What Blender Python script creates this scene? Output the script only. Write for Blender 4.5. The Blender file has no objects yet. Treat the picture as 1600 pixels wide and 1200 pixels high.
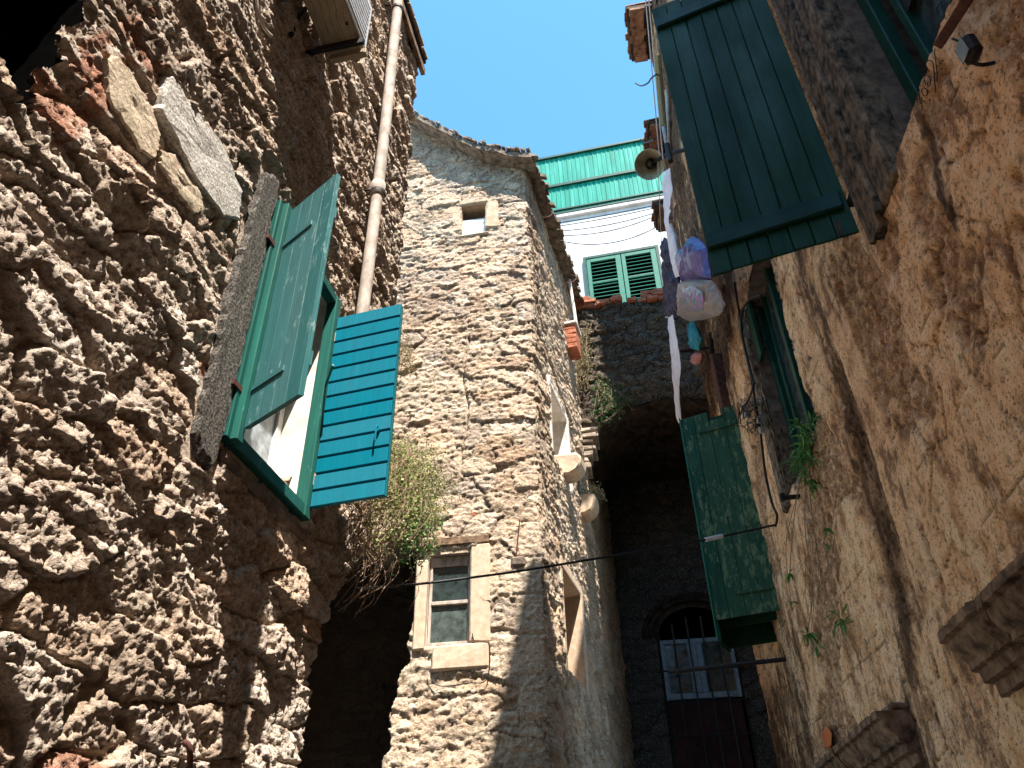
import bpy, bmesh, math, random
import numpy as np
from mathutils import Vector, Matrix
random.seed(7)
rng = np.random.default_rng(11)
S = bpy.context.scene
COL = S.collection
R = math.radians

# ------------------------------------------------------------------ camera model (vertical vanishing point measured)
F = 1200.0
zc = np.array([762-800., 600+1085., F]); zc /= np.linalg.norm(zc)
_f = np.array([0, 0, 1.]); cy = _f-_f.dot(zc)*zc; cy /= np.linalg.norm(cy)
cx = np.array([1., 0, 0]); cx -= cx.dot(zc)*zc; cx -= cx.dot(cy)*cy; cx /= np.linalg.norm(cx)
def ray(px, py):
    d = np.array([px-800., 600.-py, F]); return np.array([d@cx, d@cy, d@zc])

class Fr:
    """vertical plane: u along it, o out of it (towards the viewer's side), z up"""
    def __init__(s, P, az, side):
        a = R(az); s.P = np.array(P, float); s.U = np.array([math.sin(a), math.cos(a)]); s.N = side*np.array([math.cos(a), -math.sin(a)])
    def pt(s, u, o, z):
        p = s.P+u*s.U+o*s.N; return (p[0], p[1], z)
    def on(s, px, py, o=0.):
        r = ray(px, py); t = (s.N@(s.P+o*s.N))/(s.N@r[:2]); q = r*t
        return ((q[:2]-s.P)@s.U, q[2])
    def at(s, px, py, o=0.):
        u, z = s.on(px, py, o); return s.pt(u, o, z)
def awall(d, az, side):
    a = R(az); return side*d*np.array([math.cos(a), -math.sin(a)])
FL = Fr(awall(2, 10.7, -1), 10.7, 1)
FRt = Fr(awall(1.6, 7, 1), 7, -1)
PT = (.295, 8.0)
FTF = Fr(PT, -82, -1)
FTR = Fr(PT, 15.8, 1)
PB = (1.19, 11.17)
FB = Fr(PB, 98, 1)          # bridge front, u to the right, facing the camera
FK = Fr((1.3, 14.2), 98, 1)  # back wall
FW = Fr((0.4, 16.4), 102, 1)  # white house
GZ = -1.6

# ------------------------------------------------------------------ object helpers
def tag(o, label=None, cat=None, group=None, kind=None):
    if label: o['label'] = label
    if cat: o['category'] = cat
    if group: o['group'] = group
    if kind: o['kind'] = kind
    return o
def thing(name, loc, label, cat, group=None):
    o = bpy.data.objects.new(name, None); COL.objects.link(o); o.location = loc; o.empty_display_size = .1
    return tag(o, label, cat, group)
def wloc(o):
    v = Vector(o.location)
    while o.parent: o = o.parent; v += Vector(o.location)
    return v
class MB:
    def __init__(s): s.v = []; s.f = []
    def add(s, vs, fs):
        b = len(s.v); s.v += [tuple(map(float, p)) for p in vs]; s.f += [tuple(b+i for i in f) for f in fs]; return s
    def box8(s, p): return s.add(p, [(0,3,2,1),(4,5,6,7),(0,1,5,4),(1,2,6,5),(2,3,7,6),(3,0,4,7)])
    def box(s, fr, u0, u1, o0, o1, z0, z1):
        return s.box8([fr.pt(u0,o0,z0), fr.pt(u1,o0,z0), fr.pt(u1,o1,z0), fr.pt(u0,o1,z0), fr.pt(u0,o0,z1), fr.pt(u1,o0,z1), fr.pt(u1,o1,z1), fr.pt(u0,o1,z1)])
    def tube(s, pts, r, n=8, caps=True):
        P = [Vector(p) for p in pts]; rings = []; rr = r if hasattr(r, '__len__') else [r]*len(P)
        up = Vector((0,0,1)); prev = None
        for i, p in enumerate(P):
            t = (P[min(i+1,len(P)-1)]-P[max(i-1,0)]).normalized()
            if prev is None: a = t.cross(up) if abs(t.z) < .9 else t.cross(Vector((1,0,0)))
            else: a = prev-t*prev.dot(t)
            if a.length < 1e-6: a = t.orthogonal()
            a.normalize(); prev = a; b = t.cross(a)
            rings.append([p+(a*math.cos(2*math.pi*k/n)+b*math.sin(2*math.pi*k/n))*rr[i] for k in range(n)])
        vs = [q for g in rings for q in g]; fs = []
        for i in range(len(P)-1):
            for k in range(n):
                fs.append((i*n+k, i*n+(k+1)%n, (i+1)*n+(k+1)%n, (i+1)*n+k))
        if caps: fs += [tuple(range(n))[::-1], tuple((len(P)-1)*n+k for k in range(n))]
        return s.add(vs, fs)
    def prism(s, a, b):
        n = len(a); fs = [tuple(range(n))[::-1], tuple(range(n, 2*n))]+[(i, (i+1)%n, n+(i+1)%n, n+i) for i in range(n)]
        return s.add(list(a)+list(b), fs)
    def quad(s, a, b, c, d): return s.add([a,b,c,d], [(0,1,2,3)])
    def build(s, name, m, parent=None, bevel=0., smooth=False, jit=0.):
        me = bpy.data.meshes.new(name); off = wloc(parent) if parent else Vector((0,0,0))
        v = np.array(s.v, float)
        if jit: v = v+rng.normal(0, jit, v.shape)
        v = v-np.array(off)
        me.from_pydata(v.tolist(), [], s.f); me.validate()
        bm = bmesh.new(); bm.from_mesh(me)
        if bevel: bmesh.ops.bevel(bm, geom=[e for e in bm.edges if len(e.link_faces) == 2 and e.calc_face_angle(0) > .5], offset=bevel, segments=1, affect='EDGES', clamp_overlap=True)
        bmesh.ops.recalc_face_normals(bm, faces=bm.faces)
        bm.to_mesh(me); bm.free()
        if smooth: me.polygons.foreach_set('use_smooth', [True]*len(me.polygons))
        me.materials.append(m)
        o = bpy.data.objects.new(name, me); COL.objects.link(o)
        if parent: o.parent = parent
        return o
def _builds(s, name, m, parent=None, **kw):
    # one object for each separate piece
    n = len(s.v); p = list(range(n))
    def f(i):
        while p[i] != i: p[i] = p[p[i]]; i = p[i]
        return i
    for fc in s.f:
        a = f(fc[0])
        for q in fc[1:]: p[f(q)] = a
    g = {}
    for fc in s.f: g.setdefault(f(fc[0]), []).append(fc)
    out = []
    for fs in g.values():
        ids = sorted({i for fc in fs for i in fc}); mp = {i: k for k, i in enumerate(ids)}
        b = MB(); b.v = [s.v[i] for i in ids]; b.f = [tuple(mp[i] for i in fc) for fc in fs]; out.append(b.build(name, m, parent, **kw))
    return out
MB.builds = _builds
def smoothpts(pts, k=6):
    P = [np.array(p, float) for p in pts]; out = []
    for i in range(len(P)-1):
        p0, p1, p2, p3 = P[max(i-1,0)], P[i], P[i+1], P[min(i+2,len(P)-1)]
        for j in range(k):
            t = j/k; out.append(.5*((2*p1)+(-p0+p2)*t+(2*p0-5*p1+4*p2-p3)*t*t+(-p0+3*p1-3*p2+p3)*t**3))
    out.append(P[-1]); return [tuple(q) for q in out]
def sag(a, b, d, n=16):
    a, b = np.array(a), np.array(b)
    return [tuple(a+(b-a)*t-np.array([0,0,4*d*t*(1-t)])) for t in np.linspace(0, 1, n)]

# ------------------------------------------------------------------ numpy noise
def hsh(ix, iy, seed):
    h = (ix.astype(np.int64)*374761393+iy.astype(np.int64)*668265263+seed*2147483647) & 0xFFFFFFFF
    h = ((h ^ (h >> 13))*1274126177) & 0xFFFFFFFF
    h = ((h ^ (h >> 16))*2246822519) & 0xFFFFFFFF
    return ((h ^ (h >> 15)) & 0xFFFFFF)/float(0x1000000)
def vn(x, y, seed):
    ix = np.floor(x); iy = np.floor(y); fx = x-ix; fy = y-iy; fx = fx*fx*(3-2*fx); fy = fy*fy*(3-2*fy)
    a = hsh(ix, iy, seed); b = hsh(ix+1, iy, seed); c = hsh(ix, iy+1, seed); d = hsh(ix+1, iy+1, seed)
    return a+(b-a)*fx+(c-a)*fy+(a-b-c+d)*fx*fy
def fbm(x, y, seed, o=4, ridged=False, gain=.5):
    s = 0; a = 1; t = 0; ca, sa = math.cos(.6), math.sin(.6)
    for i in range(o):
        n = vn(x, y, seed+i*17)
        if ridged: n = 1-abs(2*n-1)
        s = s+a*n; t += a; a *= gain; x, y = (x*ca-y*sa)*2.03+5.2, (x*sa+y*ca)*2.03+1.7
    return s/t
def voro(x, y, seed, jit=.9):
    ix = np.floor(x); iy = np.floor(y); f1 = np.full(x.shape, 9.); f2 = f1.copy(); idv = np.zeros(x.shape); dx1 = np.zeros(x.shape); dy1 = dx1.copy()
    for j in (-1, 0, 1):
        for i in (-1, 0, 1):
            cx_ = ix+i; cy_ = iy+j
            px = cx_+.5+jit*(hsh(cx_, cy_, seed)-.5)+.5*(np.mod(cy_, 2)-.5); py = cy_+.5+jit*(hsh(cx_, cy_, seed+5)-.5)
            dx = x-px; dy = y-py; d = (np.abs(dx)**2.6+np.abs(dy)**2.6)**(1/2.6); w = d < f1
            f2 = np.where(w, f1, np.minimum(f2, d)); f1 = np.where(w, d, f1)
            idv = np.where(w, hsh(cx_, cy_, seed+9), idv); dx1 = np.where(w, dx, dx1); dy1 = np.where(w, dy, dy1)
    return f1, f2, idv, dx1, dy1
def sst(a, b, x):
    t = np.clip((x-a)/(b-a), 0, 1); return t*t*(3-2*t)
def stones(u, v, su, sv, seed, depth, rel, tilt, crack=.16, warp=.35):
    wx = u/su+warp*(fbm(u/su*.9, v/sv*.9, seed+3, 2)-.5)*2; wy = v/sv+warp*(fbm(u/su*.9+40, v/sv*.9, seed+4, 2)-.5)*2
    f1, f2, i, dx, dy = voro(wx, wy, seed)
    e = sst(0, crack, f2-f1)
    r1 = np.mod(i*37.7, 1); r2 = np.mod(i*91.3, 1); r3 = np.mod(i*13.7, 1)
    h = rel*(r1-.4)+tilt*((r2-.5)*dx+(r3-.65)*dy)-.25*rel*f1*f1
    return (h+depth)*e-depth, e, i, r1

def facets(u, v, su, sv, seed, rel, tilt):
    wx = u/su+.5*fbm(u/su*.7, v/sv*.7, seed+3, 2); wy = v/sv+.5*fbm(u/su*.7+40, v/sv*.7, seed+4, 2)
    f1, f2, i, dx, dy = voro(wx, wy, seed, 1.)
    r1 = np.mod(i*37.7, 1); r2 = np.mod(i*91.3, 1); r3 = np.mod(i*13.7, 1)
    return rel*(r1-.5)+tilt*((r2-.5)*dx+(r3-.6)*dy)*2

class Path:
    """polyline in plan with softened corners; side=+1: surface faces right of travel"""
    def __init__(s, pts, u0, side=1, rad=.07):
        s.p = [np.array(q, float) for q in pts]; s.L = [u0]; s.side = side; s.rad = rad
        for a, b in zip(s.p, s.p[1:]): s.L.append(s.L[-1]+np.linalg.norm(b-a))
        s.d = [(b-a)/np.linalg.norm(b-a) for a, b in zip(s.p, s.p[1:])]
        s.n = [side*np.array([d[1], -d[0]]) for d in s.d]
    def ev(s, u):
        P = np.zeros(u.shape+(2,)); N = np.zeros(u.shape+(2,))
        for i in range(len(s.d)):
            m = (u >= s.L[i] if i else u > -1e9) & ((u < s.L[i+1]) if i < len(s.d)-1 else u < 1e9)
            P[m] = s.p[i]+(u[m]-s.L[i])[:, None]*s.d[i]; N[m] = s.n[i]
        for i in range(1, len(s.d)):
            w = sst(-s.rad, s.rad, u-s.L[i]); m = np.abs(u-s.L[i]) < s.rad
            N[m] = (1-w[m])[:, None]*s.n[i-1]+w[m][:, None]*s.n[i]
            k = (1-np.abs(u-s.L[i])/s.rad)*s.rad*.35
            P[m] -= k[m][:, None]*(s.n[i-1]+s.n[i])/2
        N /= np.linalg.norm(N, axis=-1, keepdims=True)
        return P, N
def relief(name, path, us, vs, hfn, mat, parent, keep=None):
    u, v = np.meshgrid(us, vs); h, c = hfn(u, v); P, N = path.ev(u)
    X = np.stack([P[...,0]+N[...,0]*h, P[...,1]+N[...,1]*h, v], -1).reshape(-1, 3)-np.array(wloc(parent) if parent else (0,0,0))
    nv, nu = u.shape; idx = np.arange(nu*nv).reshape(nv, nu)
    q = np.stack([idx[:-1,:-1], idx[:-1,1:], idx[1:,1:], idx[1:,:-1]], -1)
    if path.side < 0: q = q[..., ::-1]
    if keep is not None:
        uc = (u[:-1,:-1]+u[1:,1:])/2; v_c = (v[:-1,:-1]+v[1:,1:])/2; q = q[keep(uc, v_c)]
    q = q.reshape(-1, 4)
    me = bpy.data.meshes.new(name); me.vertices.add(len(X)); me.vertices.foreach_set('co', X.ravel())
    me.loops.add(q.size); me.loops.foreach_set('vertex_index', q.ravel().astype(np.int32))
    me.polygons.add(len(q)); me.polygons.foreach_set('loop_start', np.arange(0, q.size, 4, dtype=np.int32)); 
    me.update(calc_edges=True); me.polygons.foreach_set('use_smooth', np.ones(len(q), bool))
    at = me.color_attributes.new('stone', 'FLOAT_COLOR', 'POINT')
    at.data.foreach_set('color', np.stack([np.broadcast_to(k, u.shape) for k in c], -1).reshape(-1, 4).ravel().astype(np.float32))
    me.materials.append(mat)
    o = bpy.data.objects.new(name, me); COL.objects.link(o)
    if parent: o.parent = parent
    return o
def grade(a, b, s0, s1):
    x = [a]; 
    while x[-1] < b:
        t = (x[-1]-a)/(b-a); x.append(x[-1]+s0+(s1-s0)*t)
    return np.array(x)

# ------------------------------------------------------------------ materials
class NT:
    def __init__(s, name):
        s.m = bpy.data.materials.new(name); s.m.use_nodes = True; s.t = s.m.node_tree; s.b = s.t.nodes['Principled BSDF']
    def n(s, ty, **kw):
        x = s.t.nodes.new(ty)
        for k, v in kw.items(): setattr(x, k, v)
        return x
    def l(s, a, b): s.t.links.new(a, b)
    def coord(s, scale=(1,1,1)):
        tc = s.n('ShaderNodeTexCoord'); mp = s.n('ShaderNodeMapping'); mp.inputs['Scale'].default_value = scale; s.l(tc.outputs['Object'], mp.inputs['Vector']); return mp.outputs[0]
    def noise(s, vec, scale, detail=6, rough=.6):
        x = s.n('ShaderNodeTexNoise'); x.inputs['Scale'].default_value = scale; x.inputs['Detail'].default_value = detail; x.inputs['Roughness'].default_value = rough
        s.l(vec, x.inputs['Vector']); return x.outputs['Fac']
    def ramp(s, fac, stops, interp='LINEAR'):
        x = s.n('ShaderNodeValToRGB'); r = x.color_ramp; r.interpolation = interp
        while len(r.elements) < len(stops): r.elements.new(.5)
        for e, (p, c) in zip(r.elements, stops):
            e.position = p; e.color = (c if hasattr(c, '__len__') else (c,c,c))+(1,) if hasattr(c, '__len__') else (c,c,c,1)
        s.l(fac, x.inputs[0]); return x.outputs[0]
    def mix(s, fac, a, b, mode='MIX'):
        x = s.n('ShaderNodeMix', data_type='RGBA', blend_type=mode)
        for v, k in ((fac, 0), (a, 6), (b, 7)):
            if hasattr(v, 'default_value'): s.l(v, x.inputs[k])
            elif k: x.inputs[k].default_value = tuple(v)+(1,)
            else: x.inputs[k].default_value = v
        return x.outputs[2]
    def bump(s, h, strength, dist, prev=None):
        x = s.n('ShaderNodeBump'); x.inputs['Strength'].default_value = strength; x.inputs['Distance'].default_value = dist; s.l(h, x.inputs['Height'])
        if prev: s.l(prev, x.inputs['Normal'])
        return x.outputs[0]
    def out(s, col, rough=.9, nrm=None, metal=0., spec=None):
        if hasattr(col, 'default_value'): s.l(col, s.b.inputs['Base Color'])
        else: s.b.inputs['Base Color'].default_value = tuple(col)+(1,)
        if hasattr(rough, 'default_value'): s.l(rough, s.b.inputs['Roughness'])
        else: s.b.inputs['Roughness'].default_value = rough
        s.b.inputs['Metallic'].default_value = metal
        if spec is not None: s.b.inputs['Specular IOR Level'].default_value = spec
        if nrm: s.l(nrm, s.b.inputs['Normal'])
        return s.m
def rubble_mat(name, cols, mortar, grime=(.06,.045,.035), gr=(.5,.62), bscale=45, bs=.9, bd=.012, brick=(.42,.13,.06), soot=False, ov=.55):
    t = NT(name); v = t.coord(); at = t.n('ShaderNodeAttribute', attribute_name='stone'); sp = t.n('ShaderNodeSeparateColor'); t.l(at.outputs['Color'], sp.inputs[0])
    c = t.ramp(sp.outputs[0], [(i/(len(cols)-1)*.96, k) for i, k in enumerate(cols)]+[(.975, brick)], 'LINEAR')
    n1 = t.noise(v, 7, 8, .65); n2 = t.noise(v, 38, 6, .7); n3 = t.noise(v, 1.1, 5, .6)
    c = t.mix(t.ramp(n1, [(.3, .0), (.75, ov)]), c, tuple(x*1.35 for x in cols[0]))
    c = t.mix(t.ramp(n2, [(.35, .55), (.55, 0)]), c, grime)
    c = t.mix(t.ramp(n3, [(gr[0], 0), (gr[1]+.12, .5)]), c, tuple(x*2.2 for x in grime))
    c = t.mix(sp.outputs[1], mortar, c)
    c = t.mix(t.ramp(n2, [(.52, 0), (.72, .35)]), c, (.78,.72,.62))
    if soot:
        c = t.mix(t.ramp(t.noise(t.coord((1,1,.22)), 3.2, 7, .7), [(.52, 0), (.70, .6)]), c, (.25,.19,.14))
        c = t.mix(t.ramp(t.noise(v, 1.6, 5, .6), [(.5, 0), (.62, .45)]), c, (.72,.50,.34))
    if soot: c = t.mix(t.ramp(sp.outputs[2], [(0, 0), (1, .93)]), c, (.020,.015,.011))  # shade at the tower's lower left mixed into the stone colour
    n4 = t.noise(v, bscale, 5, .75); n5 = t.noise(v, bscale*.3, 3, .65)
    b = t.bump(n5, bs*.8, bd*2.2); b = t.bump(n4, bs, bd, b)
    return t.out(c, .95, b, spec=.15)
def simple(name, c1, c2, scale=20, rough=.7, bs=.3, bd=.003, stretch=(1,1,1), metal=0., lo=.35, hi=.65, bscale=None, spec=.2):
    t = NT(name); v = t.coord(stretch); n = t.noise(v, scale, 7, .65); c = t.ramp(n, [(lo, c1), (hi, c2)])
    b = t.bump(t.noise(v, bscale or scale*2, 6, .7), bs, bd)
    return t.out(c, rough, b, metal, spec)
def wood(name, base, dark, worn, wear=.62, rough=.55, grain=(60,60,2.2), bs=.5, spec=.12):
    t = NT(name); v = t.coord(grain); v1 = t.coord((1,1,.35))
    g = t.noise(v, 1., 6, .65); n = t.noise(v1, 5, 7, .6); f = t.noise(v1, 22, 9, .75); k = t.noise(t.coord((1,1,.5)), 1.7, 3, .5)
    c = t.mix(t.ramp(g, [(.3, 0), (.7, 1)]), dark, base)
    c = t.mix(t.ramp(n, [(.35, .55), (.65, 0)]), c, dark)
    fm = t.n('ShaderNodeMath', operation='MULTIPLY'); t.l(f, fm.inputs[0]); t.l(t.ramp(k, [(.3, .8), (.7, 1.15)]), fm.inputs[1])
    c = t.mix(t.ramp(fm.outputs[0], [(wear, 0), (wear+.05, .8)]), c, worn)
    st = t.noise(t.coord((1,1,.12)), 16, 7, .72); c = t.mix(t.ramp(st, [(.54, 0), (.68, .5)]), c, tuple(q*.45+.012 for q in base)); c = t.mix(t.ramp(st, [(.30, .4), (.40, 0)]), c, tuple(q*.7+.3*w for q, w in zip(base, worn)))
    ge = t.n('ShaderNodeNewGeometry'); c = t.mix(t.ramp(ge.outputs['Random Per Island'], [(0, .35), (.5, 0), (1, 0)]), c, dark); c = t.mix(t.ramp(ge.outputs['Random Per Island'], [(.5, 0), (1, .12)]), c, worn)
    b = t.bump(g, bs, .004); b = t.bump(f, bs*.6, .003, b)
    return t.out(c, t.ramp(n, [(.3, rough+.15), (.7, rough-.1)]), b, spec=spec)

M = {}
M['rub'] = rubble_mat('rubble_stone', [(.62,.49,.39),(.72,.61,.51),(.53,.39,.28),(.76,.66,.57),(.58,.40,.27),(.48,.40,.34),(.74,.63,.53),(.64,.52,.43),(.50,.31,.19)], (.34,.24,.165), bd=.026, bs=1., grime=(.10,.062,.042))
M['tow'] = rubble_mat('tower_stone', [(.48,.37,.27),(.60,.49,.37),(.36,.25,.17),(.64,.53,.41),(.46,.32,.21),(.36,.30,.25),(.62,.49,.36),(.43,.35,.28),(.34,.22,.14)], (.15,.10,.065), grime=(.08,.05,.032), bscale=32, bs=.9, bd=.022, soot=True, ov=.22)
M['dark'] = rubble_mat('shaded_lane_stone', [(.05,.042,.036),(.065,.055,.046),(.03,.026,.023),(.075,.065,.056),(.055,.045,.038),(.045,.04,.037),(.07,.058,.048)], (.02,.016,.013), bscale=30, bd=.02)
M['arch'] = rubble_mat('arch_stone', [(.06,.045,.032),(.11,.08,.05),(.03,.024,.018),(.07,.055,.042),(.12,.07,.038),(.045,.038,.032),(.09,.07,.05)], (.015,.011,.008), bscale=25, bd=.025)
def plaster_mat():
    t = NT('weathered_plaster'); v = t.coord(); vs = t.coord((1,1,.28)); at = t.n('ShaderNodeAttribute', attribute_name='stone'); sp = t.n('ShaderNodeSeparateColor'); t.l(at.outputs['Color'], sp.inputs[0])
    n1 = t.noise(v, 2.4, 7, .65); n2 = t.noise(v, 15, 8, .72); n3 = t.noise(vs, 7, 8, .70); n4 = t.noise(v, 55, 5, .72); n6 = t.noise(t.coord((1,1,.5)), 5, 8, .7)
    c = t.ramp(n1, [(.32, (.48,.245,.11)), (.44, (.76,.42,.205)), (.56, (.88,.53,.29)), (.68, (.60,.34,.175))])
    c = t.mix(t.ramp(n6, [(.50, 0), (.58, .85)]), c, (.90,.60,.355))
    c = t.mix(t.ramp(n6, [(.40, .9), (.47, 0)]), c, (.24,.125,.065))
    c = t.mix(sp.outputs[2], c, t.mix(t.ramp(n2, [(.42, 0), (.6, 1)]), (.20,.10,.05), (.56,.33,.18)))
    c = t.mix(t.ramp(n2, [(.54, 0), (.66, .6)]), c, (.90,.65,.42))
    c = t.mix(t.ramp(n2, [(.36, .75), (.46, 0)]), c, (.22,.12,.068))
    c = t.mix(t.ramp(n3, [(.61, 0), (.68, .85)]), c, (.13,.065,.035))
    def mth(op, a_, b_):
        x = t.n('ShaderNodeMath', operation=op)
        for k_, q in enumerate((a_, b_)):
            if hasattr(q, 'default_value'): t.l(q, x.inputs[k_])
            else: x.inputs[k_].default_value = q
        return x.outputs[0]
    sv_ = mth('ADD', mth('MULTIPLY', sp.outputs[1], .55), mth('ADD', mth('MULTIPLY', n3, .6), mth('MULTIPLY', n2, .4)))
    c = t.mix(t.ramp(sv_, [(.64, 0), (.74, .93)]), c, t.mix(t.ramp(n2, [(.42, 0), (.66, 1)]), (.022,.012,.007), (.16,.09,.05)))
    c = t.mix(sp.outputs[0], (.035,.02,.013), c)
    c = t.mix(t.ramp(n4, [(.38, .8), (.45, 0)]), c, (.09,.045,.025))
    b = t.bump(n2, .6, .02); b = t.bump(n4, .7, .008, b)
    return t.out(c, .93, b, spec=.15)
M['plas'] = plaster_mat()
M['jamb'] = simple('speckled_granite', (.020,.018,.016), (.16,.14,.12), 80, .9, .9, .006, lo=.42, hi=.6, bscale=70)
M['jambw'] = simple('pale_dressed_stone', (.44,.32,.225), (.60,.47,.35), 14, .9, .5, .006)
M['quoin'] = simple('tower_dressed_stone', (.34,.25,.17), (.56,.44,.32), 10, .95, .9, .012)
M['sill'] = simple('grimy_sill_stone', (.09,.065,.05), (.24,.18,.14), 12, .9, .8, .01)
M['jambr'] = simple('mossy_moulded_stone', (.028,.023,.017), (.30,.215,.145), 17, .9, .9, .012, (1,1,.6), lo=.38, hi=.66)
M['corn'] = simple('brown_moulded_stone', (.045,.026,.017), (.30,.19,.12), 11, .9, .6, .002, bscale=40)
M['teal'] = wood('teal_paint', (.04,.18,.185), (.018,.10,.105), (.24,.36,.36), .61, .38, spec=.5)
M['tealf'] = wood('teal_frame_paint', (.018,.14,.11), (.007,.06,.05), (.09,.24,.20), .66, .4)
M['blue'] = wood('blue_paint', (.0,.185,.262), (.0,.14,.205), (.12,.28,.36), .72, .45, bs=.2)
M['green'] = wood('dark_green_paint', (.011,.066,.030), (.003,.024,.012), (.04,.10,.055), .66, .5)
M['green2'] = wood('flaking_green_paint', (.022,.105,.060), (.006,.034,.022), (.13,.19,.10), .50, .6)
M['greenf'] = simple('green_frame_paint', (.004,.03,.02), (.008,.065,.04), 14, .5, .3)
M['batt'] = wood('batten_paint', (.006,.045,.033), (.003,.022,.017), (.03,.09,.085), .66, .5, (3,3,30))
M['white'] = simple('white_paint', (.55,.55,.54), (.78,.78,.76), 10, .6, .15)
M['plasw'] = simple('white_plaster', (.58,.50,.42), (.80,.76,.70), 7, .9, .3)
M['cream'] = simple('cream_metal', (.25,.19,.125), (.36,.285,.19), 12, .5, .1)
M['acw'] = simple('white_metal', (.62,.63,.66), (.74,.75,.78), 8, .4, .05)
M['pipe'] = simple('aged_cement_pipe', (.27,.22,.185), (.55,.47,.41), 13, .75, .35, .004, (1,1,.5))
M['iron'] = simple('black_iron', (.012,.010,.010), (.035,.028,.025), 30, .6, .4)
M['rust'] = simple('rusty_iron', (.045,.018,.014), (.13,.05,.035), 25, .8, .6)
M['cable'] = simple('black_cable', (.010,.010,.011), (.022,.021,.022), 30, .5, .1)
M['cablew'] = simple('pale_line', (.45,.45,.46), (.62,.62,.62), 30, .6, .1)
M['hornm'] = simple('aged_horn_metal', (.26,.22,.15), (.50,.44,.33), 9, .55, .2)
M['hornd'] = simple('horn_driver', (.02,.018,.016), (.06,.055,.05), 9, .4, .1)
M['brick'] = simple('red_brick', (.26,.075,.04), (.48,.19,.11), 16, .9, .7, .01)
M['mort'] = simple('old_roof_stone', (.19,.15,.115), (.46,.37,.29), 9, .95, .9, .02)
M['roofs'] = simple('lichened_roof_slate', (.07,.052,.04), (.30,.235,.18), 9, .95, .9, .015)
M['soff'] = simple('sooty_vault', (.012,.009,.007), (.07,.045,.03), 6, .95, .9, .02)  # stone colour lowered to carry the dark of the arch void
M['tile'] = simple('clay_tile', (.10,.05,.032), (.36,.20,.13), 9, .9, .8, .012)
M['roofu'] = simple('dark_timber', (.025,.018,.014), (.09,.06,.045), 14, .9, .6)
M['wwall'] = simple('white_render', (.46,.455,.47), (.62,.615,.63), 4, .9, .3, .01)
M['clad'] = simple('green_sheet', spec=.2, c1=(.003,.21,.155), c2=(.008,.25,.19), scale=3, rough=.6, bs=.05, stretch=(6,6,.4))
def clad_mat():
    t = NT('green_sheet_weathered'); v = t.coord(); n = t.noise(t.coord((1,1,.06)), 5, 6, .7); k = t.noise(v, 1.1, 4, .6)
    c = t.ramp(n, [(.35, (.002,.15,.11)), (.5, (.004,.215,.16)), (.68, (.06,.33,.27))]); c = t.mix(t.ramp(k, [(.45, 0), (.7, .4)]), c, (.01,.15,.12))
    return t.out(c, .6, spec=.15)
M['clad'] = clad_mat()
def render_mat():
    t = NT('stained_white_render'); v = t.coord(); n = t.noise(t.coord((1,1,.25)), 2.5, 8, .7); k = t.noise(v, 9, 7, .7)
    c = t.ramp(n, [(.35, (.40,.38,.37)), (.52, (.54,.53,.54)), (.7, (.62,.61,.62))]); c = t.mix(t.ramp(k, [(.55, 0), (.72, .5)]), c, (.38,.35,.33))
    return t.out(c, .9, t.bump(k, .3, .01), spec=.1)
M['wwall'] = render_mat()
M['cladd'] = simple('green_trim', (.002,.035,.028), (.006,.06,.045), 6, .5)
M['shw'] = simple('pale_green_paint', (.014,.11,.075), (.025,.15,.105), 8, .5, .2)
M['black'] = simple('dark_interior', (.0015,.0015,.0015), (.003,.003,.003), 4, 1., .1, spec=0.)
M['redp'] = simple('dark_red_panel', (.030,.011,.010), (.06,.022,.018), 6, .8)
M['winw'] = simple('bluish_white_frame', (.17,.22,.26), (.28,.33,.37), 12, .5, .1)
M['terra'] = simple('orange_clay', (.45,.11,.035), (.65,.2,.07), 12, .7)
M['ground'] = simple('stone_paving', (.46,.38,.29), (.64,.54,.43), 5, .9, .6, .02)
M['post'] = simple('weathered_post', (.20,.17,.09), (.34,.29,.17), 20, .8, .4, stretch=(3,3,.4))
M['greyp'] = simple('grey_pipe', (.25,.26,.27), (.45,.46,.46), 12, .6, .1)
M['slabt'] = simple('tan_slab_stone', (.34,.25,.17), (.64,.52,.38), 60, .95, .9, .012, lo=.35, hi=.55, bscale=35)
M['slabg'] = simple('grey_slab_stone', (.26,.23,.20), (.68,.63,.57), 75, .95, .95, .012, lo=.38, hi=.56, bscale=45)
def glass(name, tint=(.02,.03,.03), rough=.06):
    t = NT(name); v = t.coord(); n = t.noise(v, 9, 6, .7)
    c = t.ramp(n, [(.35, tuple(x*.6 for x in tint)), (.7, tuple(x*2.2 for x in tint))])
    return t.out(c, t.ramp(n, [(.3, rough), (.8, rough+.25)]), t.bump(n, .05, .004), spec=.9)
M['glass'] = glass('window_glass'); M['glassg'] = glass('dusty_glass', (.045,.06,.055), .18)  # second glass: greenish pane reflection put into its tint
M['glassw'] = glass('whitish_glass', (.28,.31,.33), .3)
def leafm(name, c1, c2):
    t = NT(name); v = t.coord(); n = t.noise(v, 9, 3, .6); g = t.n('ShaderNodeNewGeometry')
    a = t.n('ShaderNodeMath', operation='ADD'); t.l(n, a.inputs[0]); 
    m = t.n('ShaderNodeMath', operation='MULTIPLY'); t.l(g.outputs['Random Per Island'], m.inputs[0]); m.inputs[1].default_value = .6; t.l(m.outputs[0], a.inputs[1])
    c = t.ramp(a.outputs[0], [(.45, c1), (1.0, c2)]); t.out(c, .6, spec=.25)
    tr = t.n('ShaderNodeBsdfTranslucent'); t.l(c, tr.inputs[0]); mx = t.n('ShaderNodeMixShader'); mx.inputs[0].default_value = .3
    t.l(t.b.outputs[0], mx.inputs[1]); t.l(tr.outputs[0], mx.inputs[2]); t.l(mx.outputs[0], t.t.nodes['Material Output'].inputs[0]); return t.m
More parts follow.
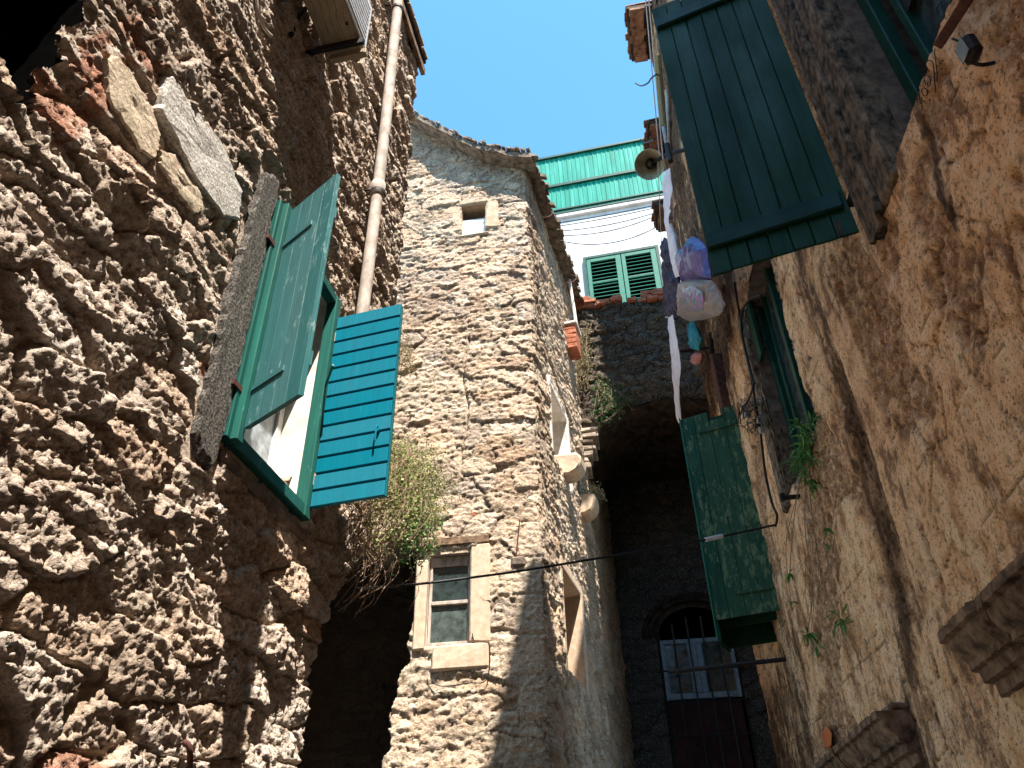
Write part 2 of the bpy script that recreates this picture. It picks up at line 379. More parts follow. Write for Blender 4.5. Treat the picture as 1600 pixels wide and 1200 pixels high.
M['leafa'] = leafm('olive_leaves', (.11,.14,.045), (.36,.38,.14))
M['leafb'] = leafm('bright_leaves', (.04,.13,.03), (.16,.33,.09))
M['leafd'] = leafm('dark_leaves', (.015,.05,.015), (.05,.12,.035))
M['twig'] = simple('dry_twig', (.12,.075,.05), (.34,.24,.16), 30, .9)
M['moss'] = leafm('mossy_leaves', (.14,.13,.06), (.34,.30,.15))
def bagm(name, cols, alpha, clear=0.):
    t = NT(name); v = t.coord(); n = t.noise(v, 16, 3, .5); t.out(t.ramp(n, cols), .28, t.bump(t.noise(t.coord((1,1,.4)), 14, 2), .5, .02), spec=.6)
    tr = t.n('ShaderNodeBsdfTranslucent'); t.l(t.b.inputs['Base Color'].links[0].from_socket, tr.inputs[0]); mx = t.n('ShaderNodeMixShader'); mx.inputs[0].default_value = alpha
    t.l(t.b.outputs[0], mx.inputs[1]); t.l(tr.outputs[0], mx.inputs[2]); tp = t.n('ShaderNodeBsdfTransparent'); m2 = t.n('ShaderNodeMixShader'); m2.inputs[0].default_value = clear
    t.l(mx.outputs[0], m2.inputs[1]); t.l(tp.outputs[0], m2.inputs[2]); t.l(m2.outputs[0], t.t.nodes['Material Output'].inputs[0]); return t.m
M['bagp'] = bagm('purple_plastic', [(.36,(.035,.012,.15)),(.5,(.06,.035,.27)),(.64,(.10,.08,.36)),(.78,(.30,.32,.55))], .3)
M['bagc'] = bagm('milky_plastic', [(.3,(.50,.38,.32)),(.52,(.62,.50,.44)),(.7,(.66,.58,.54))], .55, .30)
M['print'] = bagm('printed_flowers', [(.36,(.30,.04,.32)),(.47,(.42,.10,.42)),(.5,(.02,.22,.24)),(.62,(.03,.30,.28))], .2)
M['cloth'] = simple('white_cloth', (.62,.58,.62), (.80,.77,.80), 6, .9, .3)
M['clothd'] = simple('navy_cloth', (.015,.018,.04), (.10,.08,.10), 10, .9, .5)
M['clotht'] = simple('teal_cloth', (.01,.10,.14), (.04,.26,.32), 10, .9, .5)
M['clothr'] = simple('dusty_red_cloth', (.30,.10,.09), (.45,.20,.18), 10, .9, .5)

# ------------------------------------------------------------------ ground
g = MB(); n_ = 60
g.add([(-40,-40,GZ),(40,-40,GZ),(40,60,GZ),(-40,60,GZ)], [(0,1,2,3)])
tag(g.build('ground', M['ground']), kind='structure')

def shell(fr, u0, u1, o_front, depth, z0, z1, name, mat, parent, roof=True, front=None, side0=True, side1=True):
    mb = MB(); o1 = o_front-depth
    mb.box(fr, u0, u1, o1-.2, o1, z0, z1)
    if side0: mb.box(fr, u0, u0+.15, o1, o_front, z0, z1)
    if side1: mb.box(fr, u1-.15, u1, o1, o_front, z0, z1)
    if roof: mb.box(fr, u0, u1, o1-.2, o_front, z1+.002, z1+.2)
    if front:
        for a, b, c, d in front: mb.box(fr, a, b, o_front-.15, o_front, c, d)
    return mb.build(name, mat, parent)
def hole_lining(fr, u0, u1, z0, z1, o_in, o_out, t=.05):
    mb = MB()
    mb.box(fr, u0-t, u0, o_in, o_out, z0-t, z1+t); mb.box(fr, u1, u1+t, o_in, o_out, z0-t, z1+t)
    mb.box(fr, u0, u1, o_in, o_out, z0-t, z0); mb.box(fr, u0, u1, o_in, o_out, z1, z1+t)
    return mb
def darkbox(fr, u0, u1, z0, z1, o):   # room behind a window
    mb = MB(); mb.box(fr, u0-.02, u1+.02, o-.03, o, z0-.02, z1+.02); return mb

# ================================================================== LEFT HOUSE
lh = thing('stone_house', FL.pt(2.5, -1, GZ), 'rough rubble stone house with the downpipe and the teal and blue window shutters', 'house')
ZL = 8.45
lp = Path([FL.pt(-3,0,0)[:2], FL.pt(5.0,0,0)[:2], FL.pt(5.0,-1.4,0)[:2]], -3, 1, .09)
SLABS = []
def slabpoly(pxs):
    return np.array([FL.on(*p) for p in pxs])
def lh_h(u, v):
    m = sst(.42, .6, fbm(u*.9+3, v*.9, 71, 3))
    a, ea, ia, ra = stones(u, v, .38, .19, 21, .036, .048, .10, .09)
    b, eb, ib, rb = stones(u, v, .19, .095, 33, .026, .034, .07, .09)
    big = m+(1-sst(.6, 1.6, v))*.8+.25; big = np.clip(big, 0, 1); w = (big > .5)
    h = a*big+b*(1-big); e = ea*big+eb*(1-big); i = np.where(w, ia, ib)
    c_, ec, ic, rc = stones(u+9, v+4, .07, .045, 45, .018, .028, .05)
    h = h+.3*c_*(1-e)
    r = fbm(u*9, v*14, 55, 5, True, .6)
    h = h+.016*(r-.6)+.04*(fbm(u*2.2, v*2.6, 5, 3)-.5)
    h = h+facets(u, v, .16, .10, 611, .006, .014)+facets(u, v, .055, .034, 621, .006, .011)+facets(u, v, .024, .018, 631, .005, .008)+.010*(fbm(u*60, v*60, 81, 2)-.5)
    sp = sst(.62, .80, fbm(u*30, v*34, 191, 3)); h = h-.016*sp
    pit = sst(.70, .86, fbm(u*11, v*15, 99, 3)); h = h-.030*pit
    # ragged far-end arris + undercut lower corner
    edge = np.interp(v, [-2,.6,1.3,1.6,2.0,2.4,2.8], [4.38,4.25,4.22,4.3,4.62,5.1,5.3])+.10*(fbm(u*3, v*5, 12, 3)-.5)
    cut = sst(0, .10, u-edge)*sst(-2.9, -2.2, -v)
    h = h*(1-.5*cut)-1.25*cut*(1-.0*u)
    jm = sst(-2.90, -2.86, -np.abs(u-2.76)-2.74+.0)*0+((u > 2.60) & (u < 2.9) & (v > 1.76) & (v < 3.9)); h = np.where(jm, np.minimum(h, -.01), h)
    jm = (u > 3.78) & (u < 3.88) & (v > 1.9) & (v < 3.75) | ((u > 2.85) & (u < 3.92) & (v > 1.88) & (v < 2.03)); h = np.where(jm, np.minimum(h, .0), h)
    uu_, vv_ = (u-1.72)*.70+(v-3.03)*.0, (v-3.05); sl = (u > 1.35) & (u < 2.62) & (np.abs(v-3.08) < .33); h = np.where(sl, np.minimum(h, .0+.35*h), h)
    i = np.minimum(i, .97)
    # brick-ish patch near dark opening
    i = np.where((np.abs(u-1.42-.3*(v-2.7)) < .14) & (v > 2.45) & (v < 3.6) & (fbm(u*6, v*8, 3, 2) > .47), .985, i)
    i = np.where((np.abs(u-2.62) < .05) & (np.abs(v-2.25) < .06), .985, i)
    i = np.where((np.hypot((u-2.5)/.22, (v-.46)/.07) < 1), .985, i)
    return h, (np.where(i > .984, .985, i*.955), np.clip(e*.8+.2-.8*pit-.5*sp, 0, 1), ra, 1.)  # pits take the darker mortar colour too, painting crevice shade
WIN = (2.90, 3.80, 2.02, 3.66)
DK = (.2, 1.30, 2.46, 3.9)
def lh_keep(u, v):
    k = ~((u > WIN[0]) & (u < WIN[1]) & (v > WIN[2]) & (v < WIN[3]))
    k &= ~((u > DK[0]) & (u < DK[1]+.03*np.sin(v*21)) & (v > DK[2]+.05*np.sin(u*13)) & (v < DK[3]))
    return k
us = np.concatenate([grade(-3, .9, .05, .012)[:-1], grade(.9, 5.0, .0095, .012)[:-1], np.arange(5.0, 6.4, .03)])
vs = np.concatenate([grade(GZ, .2, .04, .012)[:-1], grade(.2, 8.5, .0095, .02)])
vs = vs[vs <= ZL+.02]
relief('wall', lp, us, vs, lh_h, M['rub'], lh, lh_keep)
shell(FL, -16, 4.99, -1.3, 4, GZ, ZL-.05, 'rear_walls', M['rub'], lh)
b = MB(); b.box(FL, -16, 4.99, -1.3, -.12, ZL-.3, ZL-.05); b.box(FL, -16, -2.98, -1.3, -.02, GZ, ZL-.3)
b.build('attic_floor', M['roofu'], lh)
# eave
b = MB(); b.box(FL, -16, 5.02, -1.2, .04, ZL+.03, ZL+.10); b.box(FL, -16, 5.04, -.1, .08, ZL+.103, ZL+.16)
b.build('roof', M['roofu'], lh, bevel=.008)
b = MB()
for k in range(44): 
    u0 = 5.03-.18*(k+1); b.box(FL, u0+.006, u0+.174, -.3, .10+.015*random.random(), ZL+.165, ZL+.2+.02*random.random())
b.build('roof_tiles', M['mort'], lh, jit=.004)
b = MB(); b.box(FL, 3.2, 5.06, .02, .07, ZL-.09, ZL+.028); b.build('fascia', M['corn'], lh, bevel=.006)
# large flat slabs set in the wall
def ragged_slab(pc, o, m, name, amp=.006, back=-.06):
    n0 = len(pc); cu = sum(p[0] for p in pc)/n0; cz = sum(p[1] for p in pc)/n0; ring = []
    for i in range(n0):
        a, c = pc[i], pc[(i+1)%n0]; k_ = max(6, int(math.dist(a, c)/.05))
        for t in np.linspace(0, 1, k_, endpoint=False):
            ring.append((a[0]+(c[0]-a[0])*t+random.gauss(0,amp), a[1]+(c[1]-a[1])*t+random.gauss(0,amp)))
    b = MB(); nn = len(ring); V = []
    for sc, oo in ((1.0, back), (1.0, o-.014), (.97, o), (.6, o+.002), (.25, o)):
        V += [FL.pt(cu+(p[0]-cu)*sc, oo+(.012*float(fbm(np.array((cu+(p[0]-cu)*sc)*14), np.array((cz+(p[1]-cz)*sc)*14), 3, 3)) if oo > back else 0), cz+(p[1]-cz)*sc) for p in ring]
    V.append(FL.pt(cu, o, cz)); Fc = []
    for r_ in range(4):
        for i in range(nn): Fc.append((r_*nn+i, r_*nn+(i+1)%nn, (r_+1)*nn+(i+1)%nn, (r_+1)*nn+i))
    Fc += [(4*nn+i, 4*nn+(i+1)%nn, 5*nn) for i in range(nn)]
    b.add(V, Fc); return b.build(name, M[m], lh, smooth=False)
for pxs, o, m in (([(160,95),(178,88),(205,120),(240,190),(245,215),(238,250),(215,235),(165,150)], .012, 'slabt'),
                  ([(262,115),(283,150),(345,232),(372,300),(370,345),(345,340),(300,280),(246,170)], .02, 'slabg'),
                  ([(243,232),(262,245),(310,305),(314,325),(298,333),(280,310),(247,262)], .014, 'slabt')):
    ragged_slab([FL.on(*p) for p in pxs], o, m, 'facing_slab')
# dark opening top-left
op = hole_lining(FL, DK[0], DK[1]+.06, DK[2]-.04, DK[3], -.45, -.06, .35).build('window_opening', M['black'], lh, jit=.006)  # lining coloured near black to hold the shade of the opening
darkbox(FL, DK[0], DK[1], DK[2], DK[3], -.45).build('back_board', M['black'], op)

# jamb slab + sill
ragged_slab([(2.655,1.88),(2.72,1.80),(2.835,1.79),(2.84,2.8),(2.82,3.82),(2.74,3.80),(2.66,3.70),(2.64,2.8)], .03, 'jamb', 'window_jamb', .007, -.05)
b = MB(); b.box8([FL.pt(2.89,-.2,1.86), FL.pt(3.9,-.2,1.86), FL.pt(3.9,.02,1.88), FL.pt(2.89,.03,1.88), FL.pt(2.89,-.2,1.96), FL.pt(3.9,-.2,1.96), FL.pt(3.9,.02,1.95), FL.pt(2.89,.03,1.95)])
b.build('window_sill', M['sill'], lh, bevel=.02)
# window
win = thing('window', FL.pt(3.35, 0, 2.0), None, None); win.parent = lh; win.location = Vector(FL.pt(3.35,0,2.0))-wloc(lh)
u0, u1, z0, z1 = WIN
b = MB()
b.box(FL, u0-.02, u0+.04, -.02, .085, z0-.04, z1+.02); b.box(FL, u1-.055, u1+.025, -.02, .055, z0-.04, z1+.02)
b.box(FL, u0+.04, u1-.055, -.02, .05, z0-.04, z0+.035); b.box(FL, u0+.04, u1-.055, -.02, .05, z1-.05, z1+.02)
b.box(FL, u0-.055, u0-.021, .0, .05, z0-.04, z1+.02)
b.build('frame', M['tealf'], win, bevel=.005)
lb = hole_lining(FL, u0+.002, u1-.002, z0, z1, -.34, -.022, .05); lb.build('reveal', M['plasw'], win)
b = MB(); ui0, ui1 = u0+.01, u1-.01
b.box(FL, ui0, ui0+.06, -.26, -.215, z0, z1); b.box(FL, ui1-.06, ui1, -.26, -.215, z0, z1); b.box(FL, ui0+.06, ui1-.06, -.26, -.215, z0, z0+.07)
b.box(FL, ui0+.06, ui1-.06, -.26, -.215, z1-.07, z1); b.box(FL, (ui0+ui1)/2-.04, (ui0+ui1)/2+.04, -.255, -.205, z0+.07, z1-.07)
b.build('casement', M['white'], win, bevel=.004)
b = MB(); b.box(FL, ui0+.05, ui1-.05, -.245, -.235, z0+.06, z1-.06); b.build('pane', M['glassw'], win)
darkbox(FL, u0, u1, z0, z1, -.4).build('back_board', M['black'], win)

def board(mb, A, B, z0, z1, t, du0=0., du1=1.):
    """vertical slab whose plan runs A->B (2D), thickness t to the left of AB"""
    A = np.array(A); B = np.array(B); d = (B-A); n = np.array([-d[1], d[0]])/np.linalg.norm(d)*t
    a = A+d*du0; c = A+d*du1
    return mb.box8([(*a, z0), (*c, z0), (*(c+n), z0), (*(a+n), z0), (*a, z1), (*c, z1), (*(c+n), z1), (*(a+n), z1)])
# left (teal) shutter: vertical boards seen edge-lit
A = np.array(FL.pt(2.915, .09, 0)[:2]); B = np.array(FL.pt(2.70, .475, 0)[:2])
b = MB()
for k in range(4): board(b, A, B, 2.06, 3.64, .018, k/4+.0012, (k+1)/4-.0012)
board(b, A+np.array([-(B-A)[1], (B-A)[0]])/np.linalg.norm(B-A)*.0185, B+np.array([-(B-A)[1], (B-A)[0]])/np.linalg.norm(B-A)*.0185, 2.065, 3.635, .011)
sh = b.build('shutter', M['teal'], win, bevel=.0008); sh['label'] = 'teal boarded shutter leaf swung open towards the street'
n2 = np.array([-(B-A)[1], (B-A)[0]]); n2 = n2/np.linalg.norm(n2)
b = MB()
for z in (2.28, 3.32): board(b, A+n2*-.008, B+n2*-.008, z, z+.035, .0085, .0, .62)
for z in (2.28, 3.32): board(b, A+n2*.031, B+n2*.031, z-.02, z+.07, .02, .02, .97)
b.builds('strap_hinge', M['teal'], sh, bevel=.002)
b = MB()
for z in (2.26, 3.30): b.box(FL, 2.80, 2.90, .03, .055, z, z+.03); b.tube([FL.pt(2.895,.065,z-.02), FL.pt(2.895,.065,z+.07)], .012, 8)
b.builds('hinge_pin', M['rust'], sh)
# blue shutter: horizontal boards
A = np.array(FL.pt(3.80, .06, 0)[:2]); B = np.array(FL.pt(3.755, .53, 0)[:2]); d_ = (B-A)/np.linalg.norm(B-A); n2 = np.array([-d_[1], d_[0]])
zb, zt = 2.05, 3.52; nb = 13; hh = (zt-zb)/nb
b = MB()
for k in range(nb):
    zz = zb+k*hh; a = A; c = B
    for s_ in (1,):
        p = [(*(a), zz+.002), (*(c), zz+.002), (*(c-n2*0), zz+hh-.012), (*(a), zz+hh-.012)]
    # board with a lapped lower lip facing the street
    f0 = A-n2*.012; f1 = B-n2*.012; g0 = A; g1 = B
    b.box8([(*f0,zz+.004), (*f1,zz+.004), (*(g1+n2*.02),zz+.004), (*(g0+n2*.02),zz+.004), (*(f0),zz+hh-.014), (*(f1),zz+hh-.014), (*(g1+n2*.02),zz+hh-.014), (*(g0+n2*.02),zz+hh-.014)])
    b.box8([(*(g0+n2*.004),zz+hh-.014), (*(g1+n2*.004),zz+hh-.014), (*(g1+n2*.018),zz+hh-.014), (*(g0+n2*.018),zz+hh-.014), (*(g0+n2*.004),zz+hh+.004), (*(g1+n2*.004),zz+hh+.004), (*(g1+n2*.018),zz+hh+.004), (*(g0+n2*.018),zz+hh+.004)])
sb = b.build('shutter', M['blue'], win, bevel=.002); sb['label'] = 'bright blue shutter leaf of lapped horizontal boards'
b = MB(); board(b, A+n2*.022, B+n2*.022, zb+.01, zt-.01, .018, .0, .12); board(b, A+n2*.022, B+n2*.022, zb+.01, zt-.01, .018, .88, 1.)
b.builds('batten', M['tealf'], sb, bevel=.002)
hp = A+d_*.40-n2*.014
b = MB(); b.tube(smoothpts([(*(hp-n2*.002),2.50), (*(hp-n2*.028),2.52), (*(hp-n2*.034),2.47), (*(hp-n2*.03),2.41)]), .006, 6); b.tube([(*(hp),2.5), (*(hp-n2*.018),2.5)], .014, 10)
b.build('latch', M['blue'], sb)
b = MB(); b.tube([FL.pt(3.80,.03,2.9), FL.pt(3.60,.17,2.94)], .008, 6); b.build('stay_bar', M['shw'], win)
b = MB()
for z in (2.2, 3.3): b.tube([FL.pt(3.80,.055,z), FL.pt(3.80,.055,z+.08)], .012, 8)
b.builds('hinge_pin', M['cream'], sb)

# drainpipe
dp = thing('drainpipe', FL.at(567, 480, .1), 'aged grey cement downpipe with black clamps on the rough stone wall', 'drainpipe')
ax = [FL.at(px, py, .11) for px, py in ((563,520),(567,484),(590,300),(603,190),(612,100),(622,5),(634,-120))]
r0 = .048
b = MB(); b.tube([ax[0], ax[1], ax[2]], r0, 20, False); b.build('pipe', M['pipe'], dp, smooth=True)
b = MB(); b.tube(ax[2:], r0+.002, 20, False); b.build('pipe', M['pipe'], dp, smooth=True)
def along(P, t):
    P = np.array(P); return tuple(P[0]+(P[1]-P[0])*t)
a0 = np.array(ax[2]); d0 = (np.array(ax[3])-a0); d0 /= np.linalg.norm(d0)
b = MB(); b.tube([a0-d0*.06, a0-d0*.05, a0+d0*.10, a0+d0*.11], [r0+.004, r0+.014, r0+.014, r0+.004], 20); b.build('socket', M['pipe'], dp, smooth=True)
for px, py in ((590,303),(601,218),(621,14)):
    c = np.array(FL.at(px, py, .11)); b = MB(); b.tube([c-d0*.018, c+d0*.018], r0+.020 if py > 290 else r0+.010, 20); N3 = np.array([*FL.N, 0]); U3 = np.array([*FL.U, 0])
    b.tube([c-N3*.05-U3*.055, c-N3*.14-U3*.06], .008, 6); b.build('clamp', M['iron'], dp)

# air conditioner
ac = thing('air_conditioner', FL.pt(2.5, .24, 5.33), 'cream air conditioner seen from below on the rubble wall', 'air conditioner')
b = MB(); b.box(FL, 2.12, 2.93, .10, .385, 5.33, 5.90); b.build('casing', M['cream'], ac, bevel=.01)
b = MB()
for k in range(5):
    o = .135+k*.05; b.tube(smoothpts([FL.pt(2.2,o,5.327), FL.pt(2.45,o+.006,5.327), FL.pt(2.5,o+.02,5.327), FL.pt(2.6,o+.02,5.327), FL.pt(2.65,o,5.327), FL.pt(2.86,o,5.327)], 3), .0035, 5)
b.build('base_ribs', M['cream'], ac)
b = MB()
for uu, oo in ((2.30,.18),(2.38,.18),(2.34,.30),(2.7,.33)): b.box(FL, uu, uu+.025, oo, oo+.02, 5.3225, 5.329)
b.builds('drain_plug', M['iron'], ac)
b = MB(); b.box(FL, 2.10, 2.935, .387, .40, 5.345, 5.90)
for k in range(9): b.box(FL, 2.2, 2.9, .401, .408, 5.38+k*.055, 5.395+k*.055)
b.build('front_grille', M['acw'], ac)
b = MB(); b.box(FL, 2.83, 2.87, -.05, .42, 5.285, 5.32); b.box(FL, 2.83, 2.835, -.02, .42, 5.26, 5.285); b.box(FL, 2.15, 2.19, -.05, .42, 5.285, 5.32); b.builds('bracket', M['iron'], ac)
b = MB(); b.box(FL, 2.9, 2.945, .14, .42, 5.24, 5.30); b.build('crossbar', M['cream'], ac, bevel=.004)
b = MB(); b.tube(smoothpts([FL.pt(2.55,.16,5.4), FL.pt(2.57,.05,5.3), FL.pt(2.6,.0,5.1)]), .016, 8); b.build('hose', M['iron'], ac)
# pale conduit loop
b = MB(); b.tube(smoothpts([FL.at(p, q, .07) for p, q in ((398,-40),(401,0),(404,22),(414,45),(424,56))]), .010, 8)
tag(b.build('conduit', M['pipe'], None, smooth=True), 'pale curved conduit looping down the upper rubble wall', 'conduit')
b = MB(); b.tube(smoothpts([FL.at(289,1163,.02), FL.at(290,1160,.10), FL.at(296,1168,.13), FL.at(297,1190,.12), FL.at(293,1215,.10)]), .012, 8)
tag(b.build('iron_hook', M['rust'], None, smooth=True), 'rusty curved iron hook low on the rough stone wall', 'hook')

# ================================================================== plants
def leaf_cloud(mb, pts, size, spread=1., droop=.3, narrow=.45):
    for p in pts:
        s = size*random.uniform(.6, 1.3); a = Vector((random.gauss(0,1), random.gauss(0,1), random.gauss(-droop,.7))).normalized(); c = a.cross(Vector((random.gauss(0,1), random.gauss(0,1), random.gauss(0,1)))).normalized()
        p = Vector(p); q = a*s; w = c*s*narrow
        mb.add([p, p+q*.5+w, p+q, p+q*.5-w], [(0,1,2,3)])
def plant(name, label, cat, stems, mat, nleaf, size, spread, twig_r=.003, narrow=.45, group=None, base=None, leafpart='foliage'):
    t = thing(name, base or stems[0][0], label, cat, group)
    b = MB(); L = MB()
    for s_ in stems:
        P = smoothpts(s_, 4); b.tube(P, twig_r, 4)
        for _ in range(nleaf):
            p = Vector(P[random.randrange(len(P))])+Vector((random.gauss(0,spread), random.gauss(0,spread), random.gauss(0,spread))); leaf_cloud(L, [p], size, narrow=narrow)
    b.build('stems', M['twig'], t); L.build(leafpart, mat, t); return t
def hang(fr, px, py, px2, py2, o0, o1, n=5, wob=.04):
    a = np.array(fr.at(px, py, o0)); c = np.array(fr.at(px2, py2, o1)); out = []
    for i in range(n+1):
        t = i/n; out.append(tuple(a+(c-a)*t+(rng.normal(0, wob, 3) if 0 < i < n else 0)+np.array([*fr.N, 0])*.12*math.sin(math.pi*t)))
    return out
st = []
for _ in range(110):
    x = random.uniform(580, 640); y = random.uniform(680, 770)
    st.append(hang(FL, x, y, x+random.uniform(-30, 62), y+random.uniform(50, 125), -.02, random.uniform(.03, .34), 5, .06))
plant('hanging_shrub', 'big olive green shrub hanging from the rubble wall corner above the small sash window', 'plant', st, M['leafa'], 70, .020, .038, .0026)
st = []
for _ in range(34):
    x = random.uniform(600, 650); y = random.uniform(770, 800); st.append(hang(FL, x, y, x+random.uniform(0, 25), y+random.uniform(50, 95), 0, random.uniform(.05, .22), 4, .03))
plant('leafy_creeper', 'fresh green creeper tuft below the big hanging shrub', 'plant', st, M['leafb'], 45, .022, .03, .0025, .6)
st = []
for _ in range(90):
    x = random.uniform(530, 630); y = random.uniform(700, 860); st.append(hang(FL, x, y, x+random.uniform(-30, 10), y+random.uniform(60, 120), .0, random.uniform(.02, .10), 5, .03))
plant('dry_roots', 'dry brown trailing roots under the blue shutter', 'roots', st, M['twig'], 4, .012, .02, .0028)
st = [hang(FL, random.uniform(612, 628), random.uniform(540, 580), random.uniform(608, 632), random.uniform(505, 600), 0, .08, 3, .02) for _ in range(20)]
plant('wall_tuft', 'small dry green tuft on the wall edge beside the blue shutter', 'plant', st, M['moss'], 40, .014, .03, .002)

# ================================================================== TOWER HOUSE
th = thing('stone_tower_house', (PT[0]-.5, PT[1]+1.5, GZ), 'tall narrow stone house with a curved roof edge and small high window', 'house')
tp = Path([FTF.pt(3.4,0,0)[:2], PT, FTR.pt(6.3,0,0)[:2]], -3.4, 1, .10)
RP = [(-.14,9.80),(.2,9.93),(.52,10.10),(.8,10.28),(1.05,10.50),(1.4,10.85),(1.85,11.33),(2.4,11.95),(3.4,13.0)]
def rz(s): return np.interp(s, [p[0] for p in RP], [p[1] for p in RP])
LW = tuple(-x for x in (1.30, .81))+(2.46, 3.48)
UW = (-1.03, -.66, 8.60, 9.23)
O1 = (.86, 1.85, 5.16, 6.24)
O2 = (.94, 1.95, 2.40, 3.58)
def tow_h(u, v):
    a, ea, ia, ra = stones(u, v, .46, .22, 121, .020, .030, .045, .07, .6)
    b, eb, ib, rb = stones(u, v, .26, .11, 133, .015, .022, .035, .08, .6)
    m = sst(.45, .55, fbm(u*1.1, v*1.1, 171, 3)); h = a*m+b*(1-m); e = ea*m+eb*(1-m); i = np.where(m > .5, ia, ib)
    right = sst(-.02, .1, u)
    h = h*(1+.3*right)+.016*(fbm(u*6, v*13, 155, 5, True, .6)-.6)*(1+.2*right)+.05*(fbm(u*1.3, v*1.5, 15, 3)-.5)+(facets(u, v, .10, .05, 711, .012, .016)+facets(u, v, .045, .03, 721, .008, .008))*(1-.1*right)
    q = (u > -.52) & (u < .02)                      # quoins
    row = np.floor(v/.42); w = np.where(np.mod(row, 2) == 0, .30, .50); qe = sst(0, .03, np.abs(np.mod(v, .42)-.21)-.0) 
    inq = (u > -w) & (u < .0) & (v < 4.4) & (hsh(row, row*0, 77) > .5)
    qh = .012-.018*(1-sst(.0, .03, .21-np.abs(np.mod(v, .42)-.21)))-.012*(1-sst(0, .03, u+w))+.03*(fbm(u*14, v*18, 7, 5, True)-.6)+facets(u, v, .06, .04, 741, .008, .010)
    h = np.where(inq, qh, h); e = np.where(inq, 1, e); i = np.where(inq, .3+.2*hsh(row, row*0+3, 5), i)
    crack = np.exp(-((u+.92-.04*np.sin(v*5)-.03*(fbm(v*6, v*0, 2, 3)))/.012)**2)*((v > 4.6) & (v < 6.6)); h = h-.05*crack
    i = np.where((np.abs(u+1.14) < .055) & (np.abs(v-7.49) < .028), 1.03, i)
    i = np.where((np.abs(u+1.2) < .09) & (np.abs(v-4.02) < .03), 1.03, i)
    i = np.where((np.abs(u+.78) < .05) & (np.abs(v-3.95) < .03), 1.03, i)
    for a_, c_, d_, e_ in (LW, UW, O1, O2): h = np.where((u > a_-.05) & (u < c_+.05) & (v > d_-.05) & (v < e_+.05), np.minimum(h, .004), h)
    under = sst(0, .4, u-3.3)
    h = h-.12*under
    se = 1.66-.17*(v-1.3)+.16*(fbm(v*6, v*0+2, 91, 4)-.5); rec = sst(0, .07, -u-se)*sst(-3.75, -3.5, -v-.5*(fbm(u*3, v*0, 17, 3)-.5)); h = h-1.2*rec  # recess carved in to deepen the shade at the lower left
    soot = np.clip(rec*1.5, 0, 1)  # mask for the shade painted over the recess
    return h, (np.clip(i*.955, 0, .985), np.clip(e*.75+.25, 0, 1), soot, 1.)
def tow_keep(u, v):
    k = np.where(u < 0, v < rz(-u)+.06, np.where(u < 3.3, v < 9.86, v < 9.3))
    for a, c, d, e in (LW, UW, O1, O2): k = k & ~((u > a) & (u < c) & (v > d) & (v < e))
    return k
us = np.concatenate([np.arange(-3.4, -2.2, .05), np.arange(-2.2, .0, .015), np.arange(.0, 3.4, .019), np.arange(3.4, 6.3, .04)])
vs = np.concatenate([np.arange(GZ, .8, .06), np.arange(.8, 11.6, .016), np.arange(11.6, 13.1, .05)])
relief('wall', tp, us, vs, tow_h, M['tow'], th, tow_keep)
b = MB()
b.box(FTF, 3.3, 3.4, -6, -.1, GZ, 12.7); b.box(FTF, -.6, 3.4, -6.1, -6, GZ, 9.5)
b.build('rear_walls', M['tow'], th)
# roof: profile s x depth
b = MB(); dep = np.linspace(.30, -3.1, 60); ss = np.concatenate([np.linspace(-.16, 2.4, 34), [2.9, 3.5]])
D15 = FTR.U; V = []
def rpt(s, dpt, dz):
    # front point then travel along the right face direction
    p = FTF.P+FTF.U*s; q = p-D15*(dpt) ; return (q[0], q[1], rz(s)+dz)
top = [[0]*len(ss) for _ in dep]; bot = [[0]*len(ss) for _ in dep]; V = []
for j, dd in enumerate(dep):
    for i, s_ in enumerate(ss):
        nz = .05*(vn(np.array(s_*6.), np.array(dd*5.), 3)-.5)+.03*(vn(np.array(s_*2.), np.array(dd*16.), 8)-.5)
        e = .03*(vn(np.array(dd*9.), np.array(1.), 31)-.5) if i == 0 else 0
        fe = .06*(vn(np.array(s_*5.), np.array(2.), 41)-.5) if j == 0 else 0
        sv = s_-(.05*abs(vn(np.array(dd*8.), np.array(3.), 9)) if i == 0 else 0)
        top[j][i] = len(V); V.append(rpt(sv, dd+fe, .11+float(nz)))
        bot[j][i] = len(V); V.append(rpt(sv, dd+fe, .01+.3*float(nz)))
Fc = []
for j in range(len(dep)-1):
    for i in range(len(ss)-1):
        Fc.append((top[j][i], top[j][i+1], top[j+1][i+1], top[j+1][i])); Fc.append((bot[j][i], bot[j+1][i], bot[j+1][i+1], bot[j][i+1]))
    Fc.append((top[j][0], top[j+1][0], bot[j+1][0], bot[j][0])); Fc.append((top[j][-1], bot[j][-1], bot[j+1][-1], top[j+1][-1]))
for i in range(len(ss)-1):
    Fc.append((top[0][i], bot[0][i], bot[0][i+1], top[0][i+1])); Fc.append((top[-1][i], top[-1][i+1], bot[-1][i+1], bot[-1][i]))
b.add([tuple(v) for v in V], Fc); rf = b.build('roof', M['roofs'], th)
b = MB()   # ragged tile ends along the right eave
for k in range(36):
    dd = .28-k*.1; w = .085
    dz = random.uniform(-.02, .05); so = -.20-random.uniform(.0, .09)
    p = [rpt(so, dd, 0), rpt(so, dd-w, 0), rpt(.25, dd-w, 0), rpt(.25, dd, 0)]
    zz = [9.80+dz, 9.80+dz, 9.99, 9.99]
    b.box8([(q[0],q[1],z+.0) for q, z in zip(p, zz)]+[(q[0],q[1],z+.055) for q, z in zip(p, zz)])
b.build('eave_tiles', M['roofs'], th, jit=.007)
b = MB()
